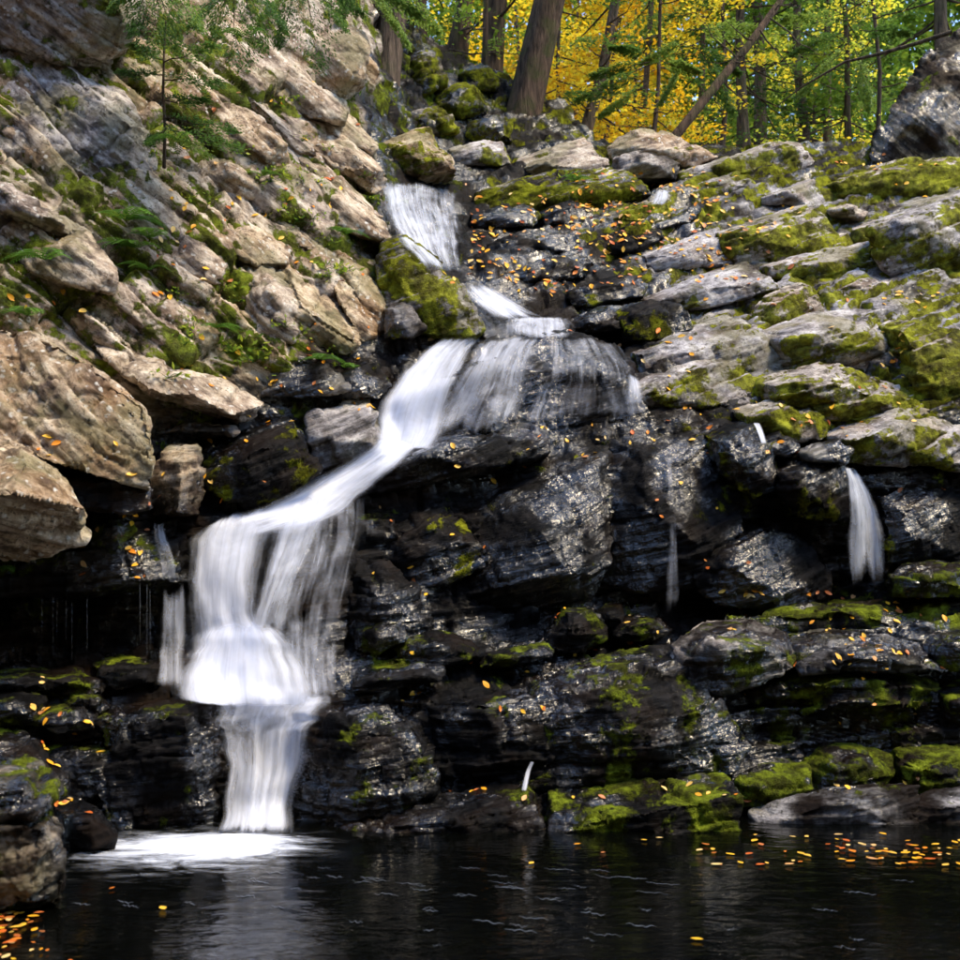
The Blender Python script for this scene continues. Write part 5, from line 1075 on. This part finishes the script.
bough('young hemlock growing from the crack beside the pinkish square-edged block', (164, 165), [(164, 60, 130, 42, -.3), (164, 62, 215, 40, -.3), (164, 75, 120, 68, -.4), (164, 80, 222, 76, -.4), (164, 118, 235, 122, -.4), (164, 122, 205, 150, -.4), (164, 58, 165, 20, .1), (164, 100, 205, 95, -.3), (164, 128, 240, 138, -.5), (164, 130, 150, 142, -.3)], 10.2, 700, seed=1, name='young_hemlock', rad=.018, stem=[(164, 168), (165, 130), (163, 90), (164, 55), (166, 20)])
bough('dark hemlock bough drooping beside the dark olive boulder', (150, -30), [(150, -30, 135, 30, -.2), (155, -28, 175, 38, -.2), (150, -25, 110, 5, -.2), (165, -25, 200, 25, -.3), (160, -20, 150, 50, -.4)], 10.0, 800, seed=2)
bough('dark hemlock bough drooping above the slim slab edge', (235, -30), [(235, -30, 215, 35, -.2), (240, -25, 262, 45, -.2), (235, -20, 190, 22, -.3), (245, -25, 285, 25, -.2), (230, -20, 240, 60, -.4)], 10.6, 900, seed=3)
bough('hemlock bough hanging above the tan boulder', (300, -25), [(300, -25, 280, 40, -.2), (305, -20, 318, 62, -.3), (310, -20, 345, 25, -.2), (300, -20, 260, 15, -.2), (315, -22, 365, 12, .1)], 11.6, 900, seed=4)
bough('bright green bough hanging before the furrowed trunk', (360, -25), [(360, -25, 395, 22, -.2), (365, -20, 420, 12, .2), (355, -20, 340, 18, -.2), (370, -20, 408, 40, -.1), (380, -25, 440, 28, .3)], 13.6, 900, leaf=.024, tint=(.5, 1), seed=5)
bough('pale green bough drooping across the grey leaning trunk', (640, 60), [(650, 62, 590, 72, .1), (655, 70, 575, 95, .1), (650, 80, 600, 112, .0), (660, 60, 700, 70, .1), (650, 55, 610, 45, .1)], 17.5, 800, leaf=.032, tint=(.4, 1), seed=6)
bough('pale green bough drooping beside the pair-like straight trunk', (690, 40), [(690, 40, 640, 60, .1), (690, 45, 740, 70, .1), (700, 50, 735, 110, .0), (690, 30, 760, 25, .1), (690, 50, 660, 100, .0)], 18.0, 800, leaf=.032, tint=(.3, 1), seed=7)
bough('hemlock bough spread in front of the slender pale trunks', (850, 30), [(850, 30, 790, 50, .1), (850, 40, 800, 90, .1), (860, 30, 910, 30, .1), (850, 20, 780, 15, .1), (855, 50, 870, 105, .0)], 18.5, 800, leaf=.032, tint=(.2, .9), seed=8)

# ------------------------------------------------------------------ ferns and herbs
bpy.context.view_layer.update(); DEPS = bpy.context.evaluated_depsgraph_get()
def fern(label, px, py, size, n=7, seed=0, az=None, group=None):
    rs = np.random.default_rng(seed)
    l, no, ob = cast(px, py)
    if l is None: return
    r0 = np.array(l) - .05 * np.array(ray(px, py)) + np.array([0, 0, .02])
    o = link('fern', None, label=label, cat='fern', kind='thing', loc=r0, group=group)
    for k in range(n):
        a = rs.uniform(0, 2 * math.pi) if az is None else rs.normal(az, .7)
        L = 1.45 * size * rs.uniform(.6, 1.1); m = 15
        s = np.linspace(0, 1, m)
        d = np.array([math.cos(a), math.sin(a) - .45, 0]); d /= np.linalg.norm(d)
        mid = d * (s * L)[:, None]; mid[:, 2] = L * (.62 * s - .75 * s ** 2.1)
        tg = np.gradient(mid, axis=0); tg = unit(tg); sd = unit(np.cross(tg, [0, 0, 1.0])); 
        C, A, B = [], [], []
        for j in range(1, m):
            w = L * .24 * math.sin(math.pi * (s[j] * .86 + .14)) ** .8 + .004
            for sg in (-1, 1):
                v = unit(sd[j] * sg + tg[j] * .45 + np.array([0, 0, -.12]))
                C.append(mid[j] + v * w * .5); A.append(v * w * .5); B.append(tg[j] * L * .028)
        V, F, T_ = leaf_cards(np.array(C), np.array(A), np.array(B), np.full(len(C), rs.uniform(0, 1)))
        st, sf = tube(mid, np.linspace(.004, .0015, m), 3)
        V, F = merge([(V, F), (st, sf)])
        me = mesh_from('frond', V, F, smooth=False); put_attr(me, 'tint', np.concatenate([T_, np.full(len(st), .5)]))
        link('frond', me, M_FERN, o)
def herb(label, px, py, size, n=26, seed=0, leaf=.03, group='leafy plants in the cracks'):
    rs = np.random.default_rng(seed)
    l, no, ob = cast(px, py)
    if l is None: return
    r0 = np.array(l)
    o = link('leafy_plant', None, label=label, cat='plant', kind='thing', loc=r0, group=group)
    d = unit(rs.normal(0, 1, (n, 3)) * np.array([1, .8, .6]) + np.array([0, -.8, .5]))
    C = d * (1.25 * size * rs.uniform(.25, 1, n) ** .6)[:, None] * np.array([1.2, .6, .8])
    st = [tube(np.array([[0, 0, 0], c * .5 + [0, 0, .02], c]), [.003, .0025, .0015], 3) for c in C[::2]]
    V, F = merge(st); link('stems', mesh_from('stems', V, F), M_FERN, o).data
    put_attr(o.children[0].data, 'tint', np.full(len(V), .2))
    a = unit(d + rs.normal(0, .6, (n, 3))); b = unit(np.cross(a, np.array([0, -.5, 1.0]) + rs.normal(0, .4, (n, 3))))
    L = 1.2 * leaf * rs.uniform(.6, 1.3, n)
    V, F, T_ = leaf_cards(C, a * L[:, None], b * (L * .55)[:, None], np.clip(rs.normal(.6, .25, n), 0, 1))
    me = mesh_from('leaves', V, F, smooth=False); put_attr(me, 'tint', T_); link('leaves', me, M_GREEN, o)
for i, (lab, x, y, s, n) in enumerate((
    ('green fern arching over the brown wedge block', 45, 262, .26, 7), ('fern spray beside the brown wedge block', 125, 222, .3, 9),
    ('small fern in the moss below the grey slab', 150, 240, .24, 7), ('drooping fern under the young hemlock', 178, 142, .2, 6),
    ('fern on the mossy strip beside the triangular wedge', 148, 272, .22, 6), ('bright fern clump under the large pink block', 322, 362, .2, 10),
    ('second bright fern clump near the rust brown fins', 345, 370, .15, 8), ('small fern on the mossy ledge below the crest boulders', 575, 182, .2, 6),
    ('fern at the foot of the dripping ledge boulder', 5, 572, .18, 6), ('dark fern tuft at the top of the cliff', 245, 40, .25, 6), ('fern clump in the mossy gully below the fern spray', 135, 250, .26, 9), ('fern tuft beside the herb clump above the overhanging slab', 215, 330, .18, 8), ('little fern between the rounded pale block and pinkish block', 262, 178, .18, 7), ('fern on the green bank near the upper waterfall', 345, 236, .2, 8), ('short fern at the edge of the huge pale boulder', 28, 318, .22, 8))):
    fern(lab, x, y, s, n, 300 + i)
for i, (lab, x, y, s, n, lf) in enumerate((
    ('large-leaved herb clump between the white block and overhanging slab', 232, 352, .26, 40, .03), ('reddish-edged herb clump under the white lichened block', 255, 362, .22, 34, .026),
    ('herb sprig hanging over the black recess', 200, 412, .16, 22, .024), ('herb sprig on the rim of the flat overhanging slab', 168, 378, .14, 14, .028),
    ('herb rosette on the mossy bank beside the pinkish low block', 357, 240, .14, 14, .04), ('herb rosette above the rust brown fin', 345, 272, .13, 12, .036),
    ('herb rosette beside the large pink block', 325, 270, .12, 12, .036), ('tiny herb at the foot of the brown pillar', 162, 448, .08, 9, .022),
    ('bushy herb on the cliff below the pinkish square-edged block', 270, 182, .18, 28, .022), ('little herb under the tilted tan slab', 355, 96, .12, 14, .022),
    ('herb clump on the moss near the black streak', 208, 205, .16, 22, .02), ('trailing herb below the slim diagonal slab', 296, 222, .16, 22, .022),
    ('yellowish herb clump at the back of the pale wedge', 222, 345, .18, 26, .024), ('small herb above the flat overhanging slab', 185, 345, .16, 22, .024),
    ('herb tuft on the slope beside the ochre rock', 330, 150, .1, 12, .02), ('green sprig on the mossy ledge under the crest boulders', 568, 178, .14, 14, .03))):
    herb(lab, x, y, s, n, 400 + i, lf)

rh = np.random.default_rng(21)
for k in range(30):
    x, y = rh.uniform(150, 375), rh.uniform(90, 350)
    if x > 330 and y < 130: continue
    herb('small leafy sprig rooted in a crack of the slanting cliff', x, y, rh.uniform(.08, .15), int(rh.integers(10, 22)), 500 + k, rh.uniform(.016, .026), 'leafy sprigs in the cliff cracks')
# ------------------------------------------------------------------ fallen leaves
def leaf_mesh(k):
    rs = np.random.default_rng(k)
    n = 7; s = np.linspace(-1, 1, n); w = np.maximum(.02, .52 * np.cos(s * math.pi / 2) ** .75 * (1 - .12 * s))
    cup, bend, tw = rs.uniform(-.1, .55), rs.uniform(-.35, .5), rs.uniform(-.3, .3)
    L = []
    for j in range(n):
        for q in (-1, 0, 1):
            z = cup * abs(q) * w[j] + bend * s[j] ** 2 * .5 + tw * q * s[j] * w[j]
            L.append((s[j], q * w[j], z))
    F = []
    for j in range(n - 1):
        for q in range(2):
            a = j * 3 + q; F.append((a, a + 1, a + 4, a + 3))
    return np.array(L), np.array(F)
LEAF = [leaf_mesh(k) for k in range(7)]
LEAF_ME = []
for k, (V, F) in enumerate(LEAF):
    me = mesh_from('leaf', V, F); me.materials.append(M_FALLEN); LEAF_ME.append(me)
spots = []
def sp(reg, *pts):
    for x, y in pts: spots.append((x, y, reg))
sp('dark', (456, 450), (457, 467), (465, 440), (533, 450), (495, 476), (391, 521), (340, 506), (372, 507), (348, 536), (343, 563), (373, 577), (410, 567), (416, 577), (426, 595), (452, 535), (482, 549), (540, 437), (542, 428), (546, 426), (572, 415), (574, 418), (590, 426), (588, 435), (596, 438), (583, 455), (585, 457), (591, 453), (525, 468), (620, 410), (628, 415), (632, 433), (630, 443), (567, 441), (648, 437), (652, 440), (653, 433), (664, 418), (668, 460), (670, 445), (692, 440), (683, 482), (708, 454), (663, 503), (663, 523), (718, 513), (747, 562), (706, 555), (708, 568), (685, 408), (690, 409), (700, 415), (710, 428), (897, 483), (943, 490))
sp('drip', (118, 515), (124, 517), (140, 514), (150, 525), (130, 527), (98, 530), (77, 542), (162, 540), (128, 549), (140, 553), (84, 568), (82, 579), (135, 565), (139, 573), (145, 577), (132, 552), (150, 500), (170, 472), (162, 493))
sp('chute', (205, 478), (212, 488), (213, 490), (222, 500), (227, 502), (246, 442), (257, 418), (266, 420), (268, 423), (265, 487), (293, 418), (213, 447), (210, 445))
regs = [('stream', 465, 195, 650, 290, 230), ('stream', 570, 165, 720, 260, 170), ('stream', 660, 200, 800, 285, 60), ('stream', 600, 330, 700, 400, 10), ('stream', 440, 330, 640, 345, 12), ('stream', 560, 350, 640, 425, 14),
        ('slope', 735, 395, 850, 458, 16), ('slope', 850, 150, 960, 260, 14), ('slope', 770, 160, 960, 185, 10), ('slope', 860, 330, 960, 430, 18), ('slope', 740, 290, 930, 345, 16), ('slope', 690, 265, 760, 300, 7),
        ('cliff', 150, 60, 380, 330, 62), ('cliff', 160, 330, 330, 400, 24), ('cliff', 295, 380, 380, 410, 10), ('cliff', 0, 290, 120, 330, 6), ('cliff', 40, 440, 150, 500, 7),
        ('heap', 0, 668, 140, 760, 18), ('heap', 55, 798, 100, 815, 6), ('shelf', 540, 600, 680, 680, 16), ('shelf', 400, 655, 560, 720, 12), ('shelf', 430, 785, 740, 800, 14),
        ('mossy', 725, 590, 960, 640, 46), ('mossy', 780, 630, 960, 680, 22), ('mossy', 760, 690, 940, 720, 6), ('mossy', 840, 740, 960, 790, 4)]
rl = np.random.default_rng(77)
for reg, x0, y0, x1, y1, n in regs:
    ctr = [(rl.uniform(x0, x1), rl.uniform(y0, y1)) for _ in range(max(2, n // 6))]
    for _ in range(n):
        if rl.random() < .55:
            c = ctr[rl.integers(len(ctr))]; x, y = c[0] + rl.normal(0, (x1 - x0) * .08), c[1] + rl.normal(0, (y1 - y0) * .08)
        else: x, y = rl.uniform(x0, x1), rl.uniform(y0, y1)
        spots.append((x, y, reg))
LAB = {'dark': 'small orange fallen leaf stuck to the great black rock face', 'drip': 'red-orange fallen leaf on the black dripping ledge', 'chute': 'orange fallen leaf on dark rocks beside the white chute',
       'stream': 'fallen leaf scattered on the wet slabs of the upper stream bed', 'slope': 'pale orange fallen leaf on the mossy right slope', 'cliff': 'fallen leaf caught on the pale left cliff',
       'heap': 'orange fallen leaf on the mossy black heap beside the pool', 'shelf': 'yellow fallen leaf on the dark layered shelf above the pool', 'mossy': 'orange fallen leaf on the broad mossy shelf below the free fall'}
LAB['slope'] = 'pale orange fallen leaf among the mossy slabs of the wooded slope'
LAB['cliff'] = 'fallen leaf caught on the pale cliff with ferns'
placed = []
for x, y, reg in spots:
    best = None
    for tr in range(6):
        xx, yy = (x, y) if tr == 0 else (x + rl.normal(0, 4), y + rl.normal(0, 3))
        l, no, ob = cast(xx, yy)
        if l is None or ob is None or ob.name.startswith(('forest', 'needle', 'crown', 'trunk', 'bough', 'waterfall', 'frond', 'leaves', 'far', 'twig', 'branch')): continue
        if best is None or no[2] > best[1][2]: best = (l, no)
        if no[2] > .45: break
    if best is None: continue
    l, no = best
    if reg not in ('dark', 'drip') and no[2] < .12: continue
    placed.append((np.array(l), np.array(no), reg, l[1]))
# leaves floating on the pool
for k in range(74):
    x, y = (rl.uniform(690, 960), 826 + 34 * rl.beta(1.3, 1.6)) if k > 28 else (rl.normal(910, 28), rl.normal(846, 7))
    Yd = 1.8 * FPX / (y - 576); placed.append((np.array([(x - 480) / FPX * Yd, Yd, .006]), np.array([0, 0, 1.0]), 'raft', Yd))
for k in range(95):
    x, y = abs(rl.normal(0, 24)), 903 + 62 * rl.beta(.9, 1.2)
    Yd = 1.8 * FPX / (y - 576); placed.append((np.array([(x - 480) / FPX * Yd, Yd, .006]), np.array([0, 0, 1.0]), 'corner', Yd))
for x, y in ((172, 899), (122, 880), (600, 846), (690, 928), (700, 838), (530, 856), (640, 834), (655, 832), (575, 838), (84, 949)):
    Yd = 1.8 * FPX / (y - 576); placed.append((np.array([(x - 480) / FPX * Yd, Yd, .006]), np.array([0, 0, 1.0]), 'lone', Yd))
LAB['raft'] = 'golden leaf floating in the loose raft on the pool near the grey slabs'
LAB['corner'] = 'orange leaf floating in the dense raft beside the brown cracked rock'
LAB['lone'] = 'single fallen leaf floating alone on the open pool'
placed.sort(key=lambda q: q[3])
keep_regs = {}
rest = []
count = 0
from mathutils import Quaternion
for i, (l, no, reg, Yd) in enumerate(placed):
    r = .033 * rl.uniform(.5, 1.3) * {'corner': .85, 'stream': 1.25, 'slope': 1.15, 'cliff': 1.1}.get(reg, 1.0)
    n_ = Vector(no); n_.normalize()
    if no[2] < .9: n_ = (n_ + Vector((rl.normal(0, .2), rl.normal(0, .2) - .15, .25 + rl.normal(0, .2)))).normalized()
    q = Vector((0, 0, 1)).rotation_difference(n_) @ Quaternion((0, 0, 1), rl.uniform(0, 6.28))
    pos = Vector(l) + n_ * .008
    flat = .25 if reg in ('raft', 'corner', 'lone') else 1.0
    k = int(rl.integers(len(LEAF_ME)))
    if count < 300 and not (reg == 'corner' and i % 2):
        o = link('fallen_leaf', LEAF_ME[k], label=LAB[reg], cat='leaf', kind='thing', loc=pos, group=reg + ' fallen leaves')
        o['group'] = {'dark': 'leaves on the black rock face', 'drip': 'leaves on the dripping ledge', 'chute': 'leaves beside the chute', 'stream': 'leaves in the upper stream bed', 'slope': 'leaves on the mossy slope', 'cliff': 'leaves on the cliff', 'heap': 'leaves on the black heap', 'shelf': 'leaves on the layered shelf', 'mossy': 'leaves on the mossy shelf', 'raft': 'leaves floating in the loose raft', 'corner': 'leaves floating in the dense raft', 'lone': 'leaves floating alone'}[reg]
        o.rotation_mode = 'QUATERNION'; o.rotation_quaternion = q; o.scale = (r, r, r * flat)
        count += 1
    else:
        m = np.array(q.to_matrix()); V = (LEAF[k][0] * np.array([r, r, r * flat])) @ m.T + np.array(pos)
        rest.append((V, LEAF[k][1], rl.random()))
V, F = merge([(v, f) for v, f, _ in rest])
me = mesh_from('litter', V, F); put_attr(me, 'tint', np.concatenate([np.full(len(v), c) for v, f, c in rest]))
link('leaf_litter', me, M_LITTER, label='scattered fallen autumn leaves over the upper rocks', kind='stuff')
